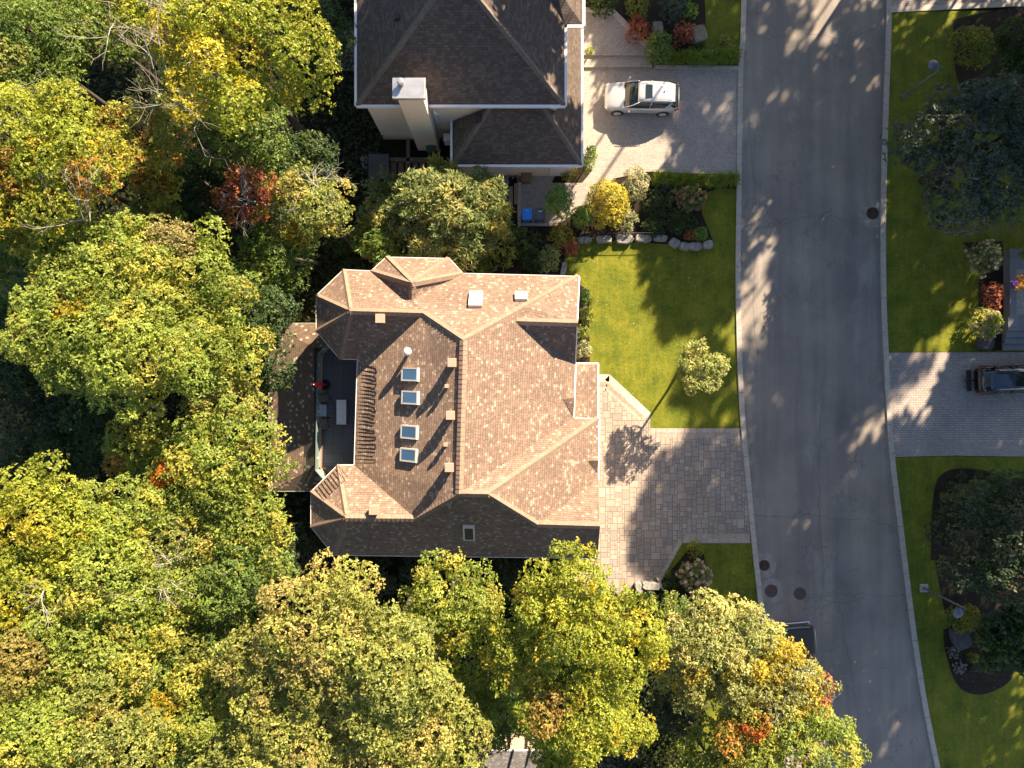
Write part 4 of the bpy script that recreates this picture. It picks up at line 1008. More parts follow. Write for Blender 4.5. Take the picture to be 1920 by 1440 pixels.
# ---- undergrowth on the wood floor
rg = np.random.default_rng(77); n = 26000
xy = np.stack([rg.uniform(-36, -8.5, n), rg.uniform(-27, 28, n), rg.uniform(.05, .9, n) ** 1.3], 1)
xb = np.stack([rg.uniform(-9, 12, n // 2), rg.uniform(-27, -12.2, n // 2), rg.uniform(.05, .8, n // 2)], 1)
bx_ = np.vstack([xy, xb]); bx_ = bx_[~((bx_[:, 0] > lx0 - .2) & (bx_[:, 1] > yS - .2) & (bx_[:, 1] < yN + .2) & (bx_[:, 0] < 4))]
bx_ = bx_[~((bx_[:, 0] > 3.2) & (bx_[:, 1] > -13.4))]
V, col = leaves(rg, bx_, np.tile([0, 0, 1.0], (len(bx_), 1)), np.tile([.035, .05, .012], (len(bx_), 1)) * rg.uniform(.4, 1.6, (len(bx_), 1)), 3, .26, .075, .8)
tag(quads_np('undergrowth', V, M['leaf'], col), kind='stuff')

# ---- shrubs and flowers
PAL['gol'] = ((.40, .34, .035), (.30, .28, .03), (.46, .32, .03), .2); PAL['thu'] = ((.12, .20, .025), (.085, .16, .02), (.20, .27, .03), .25)
PAL['drk'] = ((.045, .08, .012), (.032, .06, .010), (.08, .115, .02), .2); PAL['rdb'] = ((.30, .09, .045), (.2, .06, .035), (.38, .14, .06), .2)
PAL['ygs'] = ((.17, .19, .02), (.12, .15, .018), (.24, .24, .02), .2); PAL['pal'] = ((.26, .26, .13), (.2, .22, .1), (.34, .31, .18), .3)
bush('golden_shrub', 'big bright yellow round shrub between the two driveways', 1139, 382, 49, 2.0, 'gol', 21, leaf=.13, nl=22, lump=.24)
bush('clipped_cedar', 'tall clipped cedar with a bright rim beside the grey bin', 1047, 383, 24, 3.0, 'thu', 22, leaf=.08, nl=14, sy=1.35, mat='dleaf', lump=.42)
bush('clipped_cedar', 'small clipped cedar below the big yellow round shrub', 1089, 408, 19, 1.9, 'thu', 23, leaf=.08, nl=10, mat='dleaf', lump=.42)
bush('clipped_cedar', 'slender clipped cedar leaning past the corner of the garage roof', 1103, 300, 13, 2.6, 'thu', 24, leaf=.08, nl=10, sy=2.1, sx=.9, rz=-.35, mat='dleaf', lump=.5)
bush('shrub', 'loose yellow-tipped shrub against the garage wall', 1066, 322, 17, 1.2, 'yel', 25, leaf=.12, nl=7)
bush('variegated_shrub', 'pale variegated shrub above and right of the yellow round shrub', 1192, 345, 25, 1.5, 'pal', 26, leaf=.10, nl=12, sy=1.3)
bush('variegated_shrub', 'pale pinkish shrub squeezed between the yellow shrub and the stone row', 1175, 412, 22, 1.0, 'pal', 27, leaf=.10, nl=9, sy=1.1)
bush('shrub', 'brown and yellow shrub below the small cedar', 1050, 440, 20, 1.3, 'ora', 28, leaf=.11, nl=9, sy=1.5, rz=-.5)
bush('shrub', 'reddish brown shrub beside the corner of the front lawn', 1068, 465, 17, 1.0, 'rdb', 29, leaf=.1, nl=8)
bush('variegated_shrub', 'pale silvery shrub between the reddish brown shrub and the roof edge', 1028, 486, 22, 1.2, 'sil', 30, leaf=.09, nl=9, sy=1.3, rz=-.4)
bush('sumac_shoot', 'lone bright lime-green feathery plant just above the beige roof edge', 945, 482, 23, 1.6, 'lim', 31, leaf=.24, nl=5, wd=.2)
bush('shrub', 'dark green juniper mound in the middle of the bed south of the upper driveway', 1232, 383, 32, .9, 'drk', 32, leaf=.1, nl=12)
bush('shrub', 'dark green juniper mound behind the stone row', 1275, 415, 36, .9, 'drk', 33, leaf=.1, nl=12, sy=.7)
bush('shrub', 'dark green juniper mound beside the yellow shrub, low against the fence', 1225, 425, 28, .8, 'drk', 34, leaf=.1, nl=10, sy=.7)
bush('shrub', 'small grey-green lavender mound in the bed right of the pale variegated shrub', 1246, 350, 16, .5, 'blu', 35, leaf=.08, nl=6)
bush('shrub', 'spiky pale grey plant left of the pink-tinged hydrangea', 1266, 366, 15, .5, 'sil', 36, leaf=.16, nl=4, wd=.1)
bush('boxwood', 'small round bright green boxwood at the end of the stone row', 1313, 439, 13, .8, 'thu', 37, leaf=.06, nl=9, mat='dleaf', lump=.4)
bush('shrub', 'dark red barberry beside the small round boxwood', 1293, 442, 13, .5, 'rdb', 38, leaf=.07, nl=6)
o, A, B, q = bush('hydrangea', 'hydrangea with pinkish bronze flower heads in the bed south of the upper driveway', 1294, 374, 27, 1.2, 'grn', 39, leaf=.13, nl=10)
flower_heads(o, A, B, q, 38, .12, [(.38, .2, .13), (.45, .3, .18), (.3, .17, .1)], 1.2)
for k, (x, y) in enumerate(((1096, 556), (1098, 590), (1092, 622), (1095, 655))):
    bush('shrub', ['round green shrub against the street side wall nearest the roof corner', 'lime green shrub second along the street side wall', 'lime green shrub third along the street side wall', 'pale green shrub next to the porch roof'][k], x, y, 14 + k % 2 * 3, .9, ['thu', 'lim', 'lim', 'pal'][k], 40 + k, leaf=.12, nl=7)
for k, (x, y, r_, pl, lb) in enumerate([(720, 505, 24, 'yel', 'small yellow-green shrub at the tip of the north bay'), (748, 480, 30, 'grn', 'green shrub behind the north bay'), (905, 497, 26, 'grn', 'green shrub just above the beige roof left of the lime feathery plant'), (985, 455, 32, 'drk', 'dark green ground shrub below the bins'), (1000, 490, 26, 'drk', 'dark shrub between the lime feathery plant and the pale silvery shrub'), (950, 440, 26, 'grn', 'green shrub left of the dark ground shrub below the bins'), (640, 455, 34, 'dgr', 'dark shrub in the gap between the wood and the thicket'), (660, 505, 24, 'dgr', 'dark shrub above the end of the north bay gutter')]):
    bush('shrub', lb, x, y, r_, 1.1, pl, 50 + k, leaf=.13, nl=8)
o, A, B, q = bush('hydrangea', 'low white-flowering hydrangea behind the north bay roof', 790, 470, 20, .9, 'drk', 60, leaf=.12, nl=6)
flower_heads(o, A, B, q, 12, .09, [(.6, .6, .5)], 1)
# upper bed by the road
bush('japanese_maple', 'low weeping maple with coppery red leaves by the landing wall', 1197, 58, 22, 1.3, 'rdb', 61, leaf=.12, nl=9, sy=1.2, cat='small tree')
bush('shrub', 'shrub with yellow leaf tips above the coppery red maple', 1195, 14, 22, 1.3, 'ygs', 62, leaf=.12, nl=9)
bush('shrub', 'dark green shrub at the top edge next to the brown-roofed house', 1130, 5, 30, 1.3, 'drk', 63, leaf=.12, nl=9)
bush('shrub', 'bluish green perennial clump at the top edge left of the lawn', 1262, 18, 28, 1.1, 'blu', 64, leaf=.18, nl=9)
bush('shrub', 'light green perennial clump beside the bluish green one', 1293, 22, 16, .9, 'thu', 65, leaf=.15, nl=6)
bush('boxwood', 'dark rounded boxwood beside the steps north of the silver car', 1234, 92, 27, 1.6, 'grn', 66, leaf=.09, nl=14, sy=1.25, mat='dleaf')
o, A, B, q = bush('shrub', 'shrub with pink and green drooping leaves in the upper bed', 1281, 64, 23, 1.0, 'rdb', 67, leaf=.18, nl=8)
bush('shrub', 'small yellow-brown grassy shrub at the lawn edge above the daylilies', 1358, 78, 15, .5, 'olv', 68, leaf=.1, nl=5)
bush('potted_plant_leaves', 'small leafy plant in a pot tucked against the white gutter', 1104, 102, 9, .8, 'lim', 69, leaf=.1, nl=5, cat='plant', base=.32)
bpy.data.objects['potted_plant_leaves'].name = 'potted_plant'
# east side
o, A, B, q = bush('hydrangea', 'large hydrangea with white and pale pink heads, upper one beside the porch steps', 1844, 484, 33, 1.4, 'grn', 70, leaf=.14, nl=11)
flower_heads(o, A, B, q, 62, .10, [(.62, .56, .5), (.6, .42, .36), (.66, .62, .52)], 1.4)
o, A, B, q = bush('hydrangea', 'hydrangea with lime leaves and white heads, lower one beside the porch steps', 1847, 606, 29, 1.3, 'lim', 71, leaf=.14, nl=11)
flower_heads(o, A, B, q, 34, .10, [(.68, .62, .5), (.62, .5, .42)], 1.3)
bush('shrub', 'copper red shrub between the two hydrangeas by the porch', 1860, 555, 22, .9, 'rdb', 72, leaf=.12, nl=8, sy=1.5)
bush('shrub', 'yellow-green rounded shrub in the top right bed', 1822, 88, 38, 1.9, 'ygs', 73, leaf=.12, nl=14)
bush('shrub', 'yellow-green spreading shrub at the head of the curved bed', 1833, 922, 30, 1.0, 'ygs', 74, leaf=.11, nl=10, sx=1.3, sy=.7, rz=-.25)
bush('shrub', 'yellow-green clipped shrub under the lower street lamp head', 1804, 1158, 41, 1.1, 'ygs', 75, leaf=.10, nl=13, sy=.75, rz=-.1)
for k, (x, y) in enumerate(((1803, 893), (1783, 910), (1771, 932), (1766, 956), (1763, 975), (1832, 890), (1862, 897))):
    bush('boxwood', ['small round boxwood right of the top bend of the curved bed', 'small round boxwood in the top bend of the curved bed', 'small golden round boxwood at the left bend of the curved bed', 'small dark boxwood below the golden one in the curved bed', 'lowest small dark boxwood along the curved edging', 'small dark boxwood above the spreading yellow-green shrub', 'farthest right small dark boxwood along the curved edging'][k], x, y, 9.5, .55, 'ygs' if k == 2 else 'drk', 76 + k, leaf=.06, nl=6, mat='dleaf', group='small boxwoods along the curved bed')
o, A, B, q = bush('flowering_plant', 'clump of small white flowers below the lower street lamp, the upper of two', 1787, 1222, 13, .4, 'drk', 85, leaf=.07, nl=6, cat='plant', sy=1.2)
flower_heads(o, A, B, q, 40, .055, [(.42, .36, .44), (.5, .45, .5)], .4)
o, A, B, q = bush('flowering_plant', 'clump of small white flowers, the lower of two in the south bed', 1797, 1252, 15, .4, 'drk', 86, leaf=.07, nl=6, cat='plant')
flower_heads(o, A, B, q, 44, .055, [(.42, .36, .44), (.5, .45, .5)], .4)
bush('shrub', 'small yellow-green perennial beside the white flower clumps', 1823, 1232, 10, .4, 'ygs', 87, leaf=.14, nl=4)
bush('shrub', 'small grey-green perennial right of the lower white flower clump', 1826, 1252, 9, .35, 'blu', 88, leaf=.08, nl=4)
bush('shrub', 'small green shrub in the square planter on the porch landing', 1912, 478, 14, .7, 'ygs', 89, leaf=.1, nl=5, base=.62)
# below the driveway
o, A, B, q = bush('hydrangea', 'hydrangea covered in pink flower heads below the patterned driveway', 1303, 1080, 33, 1.4, 'grn', 90, leaf=.14, nl=11)
flower_heads(o, A, B, q, 55, .12, [(.85, .58, .54), (.9, .66, .60), (.75, .48, .42)], 1.4)
bush('shrub', 'green shrub with reddish tips at the corner of the driveway above the pink hydrangea', 1302, 1030, 18, .7, 'ygs', 91, leaf=.1, nl=7)
bush('shrub', 'dark green shrub left of the pink hydrangea', 1262, 1090, 18, .8, 'drk', 92, leaf=.1, nl=7, sy=1.3)
bush('shrub', 'dark green shrub below the end of the paved path', 1215, 1125, 18, .9, 'drk', 93, leaf=.1, nl=7)
# daylilies in two rows
def row(n, a, b, seed, labs, col=(.19, .25, .025)):
    src = None
    for i in range(n):
        t = i / (n - 1); q = P(a[0] + (b[0] - a[0]) * t, a[1] + (b[1] - a[1]) * t, 0); r_ = random.Random(seed + i)
        q.x += r_.uniform(-.1, .1); q.y += r_.uniform(-.1, .1); q.z = .02
        tuft('daylily', labs[0] % labs[1][i], 'plant', q, r_.uniform(.52, .66), .55, 210, col, seed + i, labs[2], .022)
names = ['leftmost', 'second from the left', 'third from the left', 'fourth from the left', 'fifth from the left', 'sixth from the left', 'seventh from the left', 'eighth from the left', 'rightmost']
row(9, (1258, 113), (1374, 112), 700, ('daylily clump along the top of the upper driveway, %s', names, 'daylilies along the top of the upper driveway'))
row(8, (1232, 337), (1368, 341), 720, ('daylily clump along the bottom of the upper driveway, %s', names[:7] + ['rightmost'], 'daylilies along the bottom of the upper driveway'))
tuft('daylily', 'lone grassy clump at the bed corner above the upper daylily row', 'plant', P(1312, 92, .02), .55, .5, 130, (.11, .16, .02), 760)
# flower pot on the porch landing
po = thing('flower_pot', 'pot of yellow and purple flowers on the porch landing', 'flower pot', P(1900, 533, .62)); po.location.z = .62
mb = MB(); mb.lathe([(.16, 0), (.24, .35), (.26, .38), (.2, .38), (.18, .3)], n=16); mb.build('pot', plain('terracotta', (.3, .16, .1), .8), po)
rg = np.random.default_rng(9)
for nm, cc, dx, dy in (('yellow_flowers', (.7, .36, .02), .05, .22), ('yellow_flowers', (.7, .38, .03), .02, -.22), ('purple_flowers', (.16, .07, .40), -.25, 0)):
    d = unit(rg.normal(size=(160, 3))); d[:, 2] = np.abs(d[:, 2]); V, col = leaves(rg, d * .2 + np.array([dx, dy, .45]), d, np.tile(cc, (160, 1)), 1, .12, .04)
    quads_np(nm, V, M['petal'], col, po)

# ---- stones
def rock(name, label, px, py, lx, ly, h, rz, seed, group=None, mat='stone', flat=True):
    rg_ = random.Random(seed); n = 9; vs = []
    for zz, sc in ((0, 1.0), (h * .8, 1.02), (h, .92)):
        for i in range(n):
            t = 2 * math.pi * i / n; r_ = 1 + random.Random(seed * 50 + i).uniform(-.12, .10)
            c_, s_ = math.cos(t), math.sin(t); e = .55
            vs.append((lx / 2 * math.copysign(abs(c_) ** e, c_) * sc * r_, ly / 2 * math.copysign(abs(s_) ** e, s_) * sc * r_, zz + (rg_.uniform(-.04, .04) if zz else 0)))
    fs = [(i + k * n, (i + 1) % n + k * n, (i + 1) % n + (k + 1) * n, i + (k + 1) * n) for k in (0, 1) for i in range(n)] + [tuple(range(2 * n, 3 * n)), tuple(range(n - 1, -1, -1))]
    o = mesh(name, vs, fs, M[mat]); p = P(px, py, h); o.location = (p.x, p.y, 0); o.rotation_euler.z = rz
    b = o.modifiers.new('bevel', 'BEVEL'); b.width = .03; b.segments = 2; b.limit_method = 'ANGLE'
    return tag(o, label, 'stone', group)
ord_ = ['first (left end)', 'second', 'third, with a sunlit corner,', 'fourth', 'fifth', 'sixth', 'seventh', 'eighth', 'last (right end)']
for i, (x, y, lx, ly, a) in enumerate([(1096, 449, .95, .42, 0), (1132, 448, 1.0, .5, .05), (1171, 447, 1.15, .62, -.03), (1208, 446, 1.1, .5, -.05), (1240, 446, .9, .42, -.1), (1266, 455, .72, .55, -.5), (1285, 461, .7, .5, -.3), (1304, 461, .9, .5, 0), (1328, 458, .65, .55, .1)]):
    rock('edging_stone', '%s flat grey stone of the row between bed and front lawn' % ord_[i], x, y, lx, ly, .38, a, 10 + i, 'flat stones edging the front lawn')
M['darkrock'] = plain('dark_rock', (.075, .07, .08), .8, var=.45, scale=3); M['brownrock'] = plain('brown_rock', (.24, .20, .15), .85, var=.35, scale=4)
rock('boulder', 'upright brown slab of rock standing in the upper bed', 1234, 52, .7, 1.0, .6, .1, 31, None, 'brownrock')
rock('boulder', 'grey boulder in the corner between hydrangea and porch steps', 1852, 644, 1.1, .8, .5, 0, 32, None, 'darkrock')
rock('boulder', 'dark bluish boulder in the south bed below the clipped shrub', 1806, 1199, 1.1, 1.3, .6, .3, 33, None, 'darkrock')
rock('boulder', 'grey boulder closing the end of the paved path', 1222, 1100, 1.2, .55, .5, -.1, 34)
rock('boulder', 'narrow sunlit stone beside the grey boulder at the end of the path', 1239, 1096, .2, .9, .4, .45, 35)
rock('boulder', 'grey stone at the left of the boulder that closes the path', 1199, 1103, .5, .75, .4, .3, 36)
rock('boulder', 'upright grey stone at the corner of the beige roof and the front lawn', 1057, 503, .35, 1.0, .5, -.2, 37)
rock('boulder', 'dark round rock behind the bluish perennials in the upper bed', 1312, 62, 1.1, 1.2, .5, .3, 38, None, 'brownrock')

# ---- black garden fence above the stones
fn = thing('garden_fence', 'low black metal fence between the yellow shrub and the stone row', 'fence', P(1165, 443, 0))
mb = MB(); fa, fb = P(1086, 444, 0) - fn.location, P(1240, 442, 0) - fn.location
for z_ in (.15, .95): mb.tube([fa + Vector((0, 0, z_)), fb + Vector((0, 0, z_))], .018, 6)
for i in range(46): q = fa + (fb - fa) * (i / 45); mb.tube([q + Vector((0, 0, .02)), q + Vector((0, 0, 1.05))], .009, 4)
mb.build('rail_panel', M['dark'], fn)
for i in range(4): mb = MB(); q = fa + (fb - fa) * (i / 3); mb.box(q + Vector((0, 0, .55)), (.05, .05, 1.1)); mb.build('post', M['dark'], fn)

# ---- side yard by the garage
def bin_(name, label, px, py, col, rz=0.0):
    o = thing(name, label, 'bin', P(px, py, 1.0), rz); o.location.z = .015
    m = plain(name + '_plastic', col, .45, var=.06)
    mb = MB(); mb.box((0, 0, .5), (.56, .62, .95)); ob = mb.build('body', m, o, bevel=.03)
    for q in ob.data.vertices:
        if q.co.z < .3: q.co.x *= .8; q.co.y *= .8
    mb = MB(); mb.box((0, 0, 1.0), (.62, .72, .07)); mb.box((0, .02, 1.045), (.44, .5, .03)); l = mb.build('lid', m, o, bevel=.015)
    mb = MB(); mb.tube([(-.24, -.40, .98), (.24, -.40, .98)], .02, 6); mb.build('handle', m, l)
    for s in (-1, 1):
        mb = MB(); mb.lathe([(.1, -.03), (.1, .03)], (s * .26, -.3, .1), 12, Matrix.Rotation(math.pi / 2, 3, 'Y')); mb.build('wheel', M['dark'], o)
    return o, l
o, l = bin_('recycling_bin', 'bright blue wheeled bin standing at the end of the side yard', 988, 401, (.01, .20, .75))
mb = MB(); mb.box((0, .20, 1.066), (.24, .02, .006)); mb.build('lid_mark', M['white'], l)
o, l = bin_('waste_bin', 'dark grey wheeled bin with a white label next to the blue bin', 1013, 401, (.09, .10, .14))
mb = MB(); mb.box((0, .14, 1.066), (.2, .07, .006)); mb.build('lid_label', M['white'], l)
o = thing('composter', 'brown plastic bin with a lid at the foot of the garage wall', 'bin', P(987, 331, .7)); o.location.z = .015
m = plain('brown_plastic', (.22, .13, .07), .6)
mb = MB(); mb.box((0, 0, .35), (.6, .6, .7), taper=.9); mb.build('body', m, o, bevel=.03); mb = MB(); mb.box((0, 0, .73), (.66, .64, .07), taper=.9); mb.build('lid', m, o, bevel=.02)
o = thing('storage_tub', 'blue tub with a red rim beside the pile of firewood', 'tub', P(946, 341, .5)); o.location.z = .02
mb = MB(); mb.lathe([(.22, 0), (.29, .45), (.26, .45), (.2, .08)], n=18); mb.build('body', plain('faded_red_plastic', (.22, .06, .07), .6), o)
mb = MB(); mb.lathe([(.30, .44), (.30, .49), (.24, .50)], n=18); mb.build('lid', plain('blue_lid', (.14, .2, .32), .4), o)
# stacked timber boards and firewood
def plank(label, px, py, lx, ly, h, rz=0.0, mat='wood', name='timber_board', cat='board', group='boards lying beside the paved side yard'):
    p = P(px, py, h); mb = MB(); mb.box((0, 0, h / 2), (lx, ly, h)); o = mb.build(name, M[mat], None, bevel=.01, loc=(p.x, p.y, .022)); o.rotation_euler.z = rz
    return tag(o, label, cat, group)
M['sleeper'] = plain('garden_sleeper', (.28, .20, .16), .85, var=.25, scale=6)
for k, (x, y, ly, lb) in enumerate([(968, 363, 1.35, 'long brown garden sleeper next to the concrete edge of the side yard'), (957.5, 368, 1.3, 'long brown garden sleeper, second from the concrete edge of the side yard'), (947, 362, .95, 'shorter brown garden sleeper below the blue tub')]):
    plank(lb, x, y, .28, ly, .2, mat='sleeper')
plank('dark wooden board in the shade left of the blue tub', 915, 362, .3, 1.0, .15); plank('dark wooden crate side half hidden by the sumacs', 930, 365, .5, .12, .3)
plank('orange-brown board glowing in the sun near the garage wall', 904, 337, .6, .12, .2, mat='log')
plank('light concrete edge of the paved side yard', 973.5, 383, .2, 2.9, .15, mat='curb', name='edging_block', cat='edging', group='edging of the side yard')
plank('light concrete edge behind the two wheeled bins', 1003, 421, 1.9, .18, .12, mat='curb', name='edging_block', cat='edging', group='edging of the side yard')
rl_ = random.Random(8)
for i in range(9):
    x, y = 952 + (i % 4) * 5.2 + rl_.uniform(-1, 1), 322 + (i // 4) * 5 + rl_.uniform(-1, 1); p = P(x, y, .3 + .1 * (i // 4)); mb = MB()
    a = rl_.uniform(-.6, .6) + math.pi / 2; mb.tube([(-.17 * math.cos(a), -.17 * math.sin(a), 0), (.17 * math.cos(a), .17 * math.sin(a), .02)], .07, 7, False)
    o = mb.build('firewood_log', M['log'], None, loc=(p.x, p.y, .1 + .09 * (i % 3))); tag(o, 'split log in the small pile of firewood under the garage eaves', 'log', 'pile of firewood under the garage eaves')
# shaded yard behind the brown-roofed house
o = thing('shed_box', 'dark low storage box in the shade below the chimney wall', 'storage box', P(710, 312, .9)); o.location.z = 0
mb = MB(); mb.box((0, 0, .42), (1.2, 1.5, .84)); mb.build('body', M['dark'], o, bevel=.02); mb = MB(); mb.box((0, 0, .88), (1.28, 1.58, .08)); mb.build('lid', plain('charcoal_lid', (.06, .06, .065), .6), o, bevel=.02)
plank('wooden deck beam running toward the chimney', 765, 285, .22, 1.6, .3, name='garden_beam', cat='beam', group='wooden beams of the raised bed')
plank('wooden deck beam across the raised bed below the chimney', 776, 299, 3.3, .25, .3, name='garden_beam', cat='beam', group='wooden beams of the raised bed')
for k in range(6): plank(['first', 'second', 'third', 'fourth', 'fifth', 'sixth'][k] + ' dark deck board from the storage box in the shaded yard', 738 + k * 13.5, 316, .36, 1.1, .12, group='dark deck boards in the shaded yard')
o, l = bin_('garden_bin', 'dark green bin at the foot of the chimney', 808, 274, (.03, .09, .06))
plank('dark paving slab beside the left wall of the brown-roofed house', 646, 95, 1.3, 2.6, .05, mat='stone', name='paving_slab', cat='slab', group='paving slabs in the shaded yard')
plank('grey stepping slab left of the storage box', 684, 304, .5, .9, .06, mat='stone', name='paving_slab', cat='slab', group='paving slabs in the shaded yard', rz=.3)

# ---- street furniture
def drain(px, py, r_, label, grate=True):
    p = P(px, py, 0); o = thing('manhole' if not grate else 'storm_drain', label, 'drain' if grate else 'manhole cover', (p.x, p.y, 0))
    rust = plain('rusty_iron_%d' % int(px), (.10, .065, .055), .7, .2, var=.3, scale=12)
    if grate:
        mb = MB(); mb.lathe([(r_ - .05, .004), (r_ - .05, .014), (r_, .014), (r_, .004)], n=32); mb.build('rim', rust, o)
        mb = MB(); mb.lathe([(r_ - .05, .003), (r_ - .06, .0035)], n=32); mb.build('pit', plain('drain_pit', (.008, .007, .007), .9), o)
        mb = MB()
        for k in range(-4, 5):
            y = k * r_ / 4.8; wx = math.sqrt(max(0, (r_ - .04) ** 2 - y * y)); mb.box((0, y, .010), (2 * wx, r_ * .11, .008))
        mb.box((0, 0, .011), (.035, 2 * r_ - .08, .0085)); mb.build('grate', rust, o)
    else:
        mb = MB(); mb.lathe([(r_, .003), (r_, .010), (r_ - .02, .013), (r_ - .06, .010), (.02, .012)], n=32); mb.build('cover', rust, o)
    return o
for px, py, rr_ in ((1636, 400, 27), (1433, 1060, 24), (1446, 1108, 24)):
    p = P(px, py, 0); n = 22; r_ = rr_ * H / F
    sheet('concrete_collar', [(p.x + r_ * .95 * math.cos(2 * math.pi * i / n) * (1 + .06 * math.sin(3 * i)), p.y + r_ * math.sin(2 * math.pi * i / n)) for i in range(n)], .002, M['collar'] if 'collar' in M else M.setdefault('collar', plain('worn_collar', (.27, .25, .23), .85, var=.22, scale=2.5)))
drain(1636, 400, .40, 'round storm drain grate by the east kerb near the wide bluish tree'); drain(1433, 1060, .36, 'round storm drain grate by the west kerb below the patterned driveway')
drain(1446, 1108, .42, 'reddish iron manhole cover by the west kerb', False); drain(1500, 1113, .40, 'iron manhole cover in the road above the tail of the black pickup', False)
def lamp(label, bx, by, ang, hx, hy, zt, foot=True):
    b = P(bx, by, 0); o = thing('street_lamp', label, 'street lamp', b); t = P(hx, hy, zt) - b; t.z = 0
    if foot: mb = MB(); mb.box((0, 0, .08), (.5, .5, .14)); mb.build('footing', M['curb'], o, bevel=.02)
    pm = M.setdefault('lamppaint', plain('grey_blue_lamp_paint', (.13, .16, .22), .45, var=.08))
    mb = MB(); mb.tube([(0, 0, .1), (0, 0, .5)], [.12, .10], 12); mb.tube([(0, 0, .5), (0, 0, zt)], [.065, .045], 12); mb.build('pole', pm, o)
    q = t.normalized() if t.length > .05 else Vector((1, 0, 0))
    d = Vector((math.cos(ang), math.sin(ang), 0))
    mb = MB(); mb.tube([(0, 0, zt - .25), tuple(d * .15 + Vector((0, 0, zt + .02))), tuple(d * .35 + Vector((0, 0, zt + .05)))], .03, 8); mb.build('arm', pm, o)
    R_ = Matrix.Rotation(ang, 3, 'Z'); c_ = d * .55 + Vector((0, 0, zt))
    mb = MB(); mb.lathe([(.04, .20), (.14, .17), (.27, .08), (.32, 0), (.30, -.02)][::-1], c_, 18); hd = mb.build('lamp_head', pm, o)
    mb = MB(); mb.lathe([(.24, -.03), (.2, -.12), (.08, -.16)][::-1], c_, 16); mb.build('lens', M['white'], hd)
    return o
lamp('grey street lamp on the lawn beside the top right bed', 1690, 183, math.pi * .93, 1768, 118, 4.4, False)
lamp('grey street lamp on a square concrete footing on the lower east lawn', 1731, 1102, math.pi * 1.12, 1815, 1144, 4.4)

# ---- cars
def loft(secs, closed_ends=True):
    """secs: list of rings (same count) -> MB"""
    mb = MB(); n = len(secs[0]); vs = [p for s in secs for p in s]
    fs = [(i * n + j, i * n + (j + 1) % n, (i + 1) * n + (j + 1) % n, (i + 1) * n + j) for i in range(len(secs) - 1) for j in range(n)]
    fs += [tuple(range(n - 1, -1, -1)), tuple((len(secs) - 1) * n + j for j in range(n))]
    return mb.add(vs, fs, True)
def ring(x, w_, zb, zm, zt, crown=.04):
    return [(x, -w_ * .86, zb), (x, -w_ * .98, zb + .12), (x, -w_, zm), (x, -w_ * .95, zt - .05), (x, -w_ * .80, zt), (x, -w_ * .35, zt + crown), (x, w_ * .35, zt + crown), (x, w_ * .80, zt), (x, w_ * .95, zt - .05), (x, w_, zm), (x, w_ * .98, zb + .12), (x, w_ * .86, zb)]
def paint(name, col, rough=.25, metal=.35, coat=.8):
    t = NT(name); t.out(col, rough, metal); t.b.inputs['Coat Weight'].default_value = coat; t.b.inputs['Coat Roughness'].default_value = .05; return t.m
def wheels(o, xs, w_, r_, rim):
    for x in xs:
        for s in (-1, 1):
            mb = MB(); Rm = Matrix.Rotation(math.pi / 2, 3, 'X')
            mb.lathe([(r_ * .62, -.11), (r_ * .95, -.10), (r_, -.06), (r_, .06), (r_ * .95, .10), (r_ * .62, .11)], (x, s * (w_ - .10), r_), 24, Rm); wh = mb.build('wheel', M['dark'], o)
            mb = MB(); mb.lathe([(.03, .13), (r_ * .22, .13), (r_ * .26, .11)], (x, s * (w_ - .10), r_), 16, Matrix.Rotation(-s * math.pi / 2, 3, 'X'))
            for k in range(5):
                a = 2 * math.pi * k / 5; c_ = Vector((x, s * (w_ + .015), r_)); e = Vector((math.cos(a), 0, math.sin(a)))
                mb.tube([c_ + e * .04, c_ + e * r_ * .62], [.035, .028], 5)
            mb.lathe([(r_ * .60, .118), (r_ * .68, .124), (r_ * .70, .112)], (x, s * (w_ - .10), r_), 24, Matrix.Rotation(-s * math.pi / 2, 3, 'X')); mb.build('rim', rim, wh)
def cabin(o, st, body, glass_m, thick=.05):
    """st: stations (x, z_low, half_low, z_top, half_top) front to back; glass hull with painted roof and pillars"""
    secs = []
    for x, zl, wl, zt, wt in st:
        secs.append([(x, -wl, zl), (x, -(wl * .45 + wt * .55), zl + (zt - zl) * .55), (x, -wt, zt), (x, 0, zt + .02), (x, wt, zt), (x, (wl * .45 + wt * .55), zl + (zt - zl) * .55), (x, wl, zl)])
    return loft(secs).build('windows', glass_m, o)
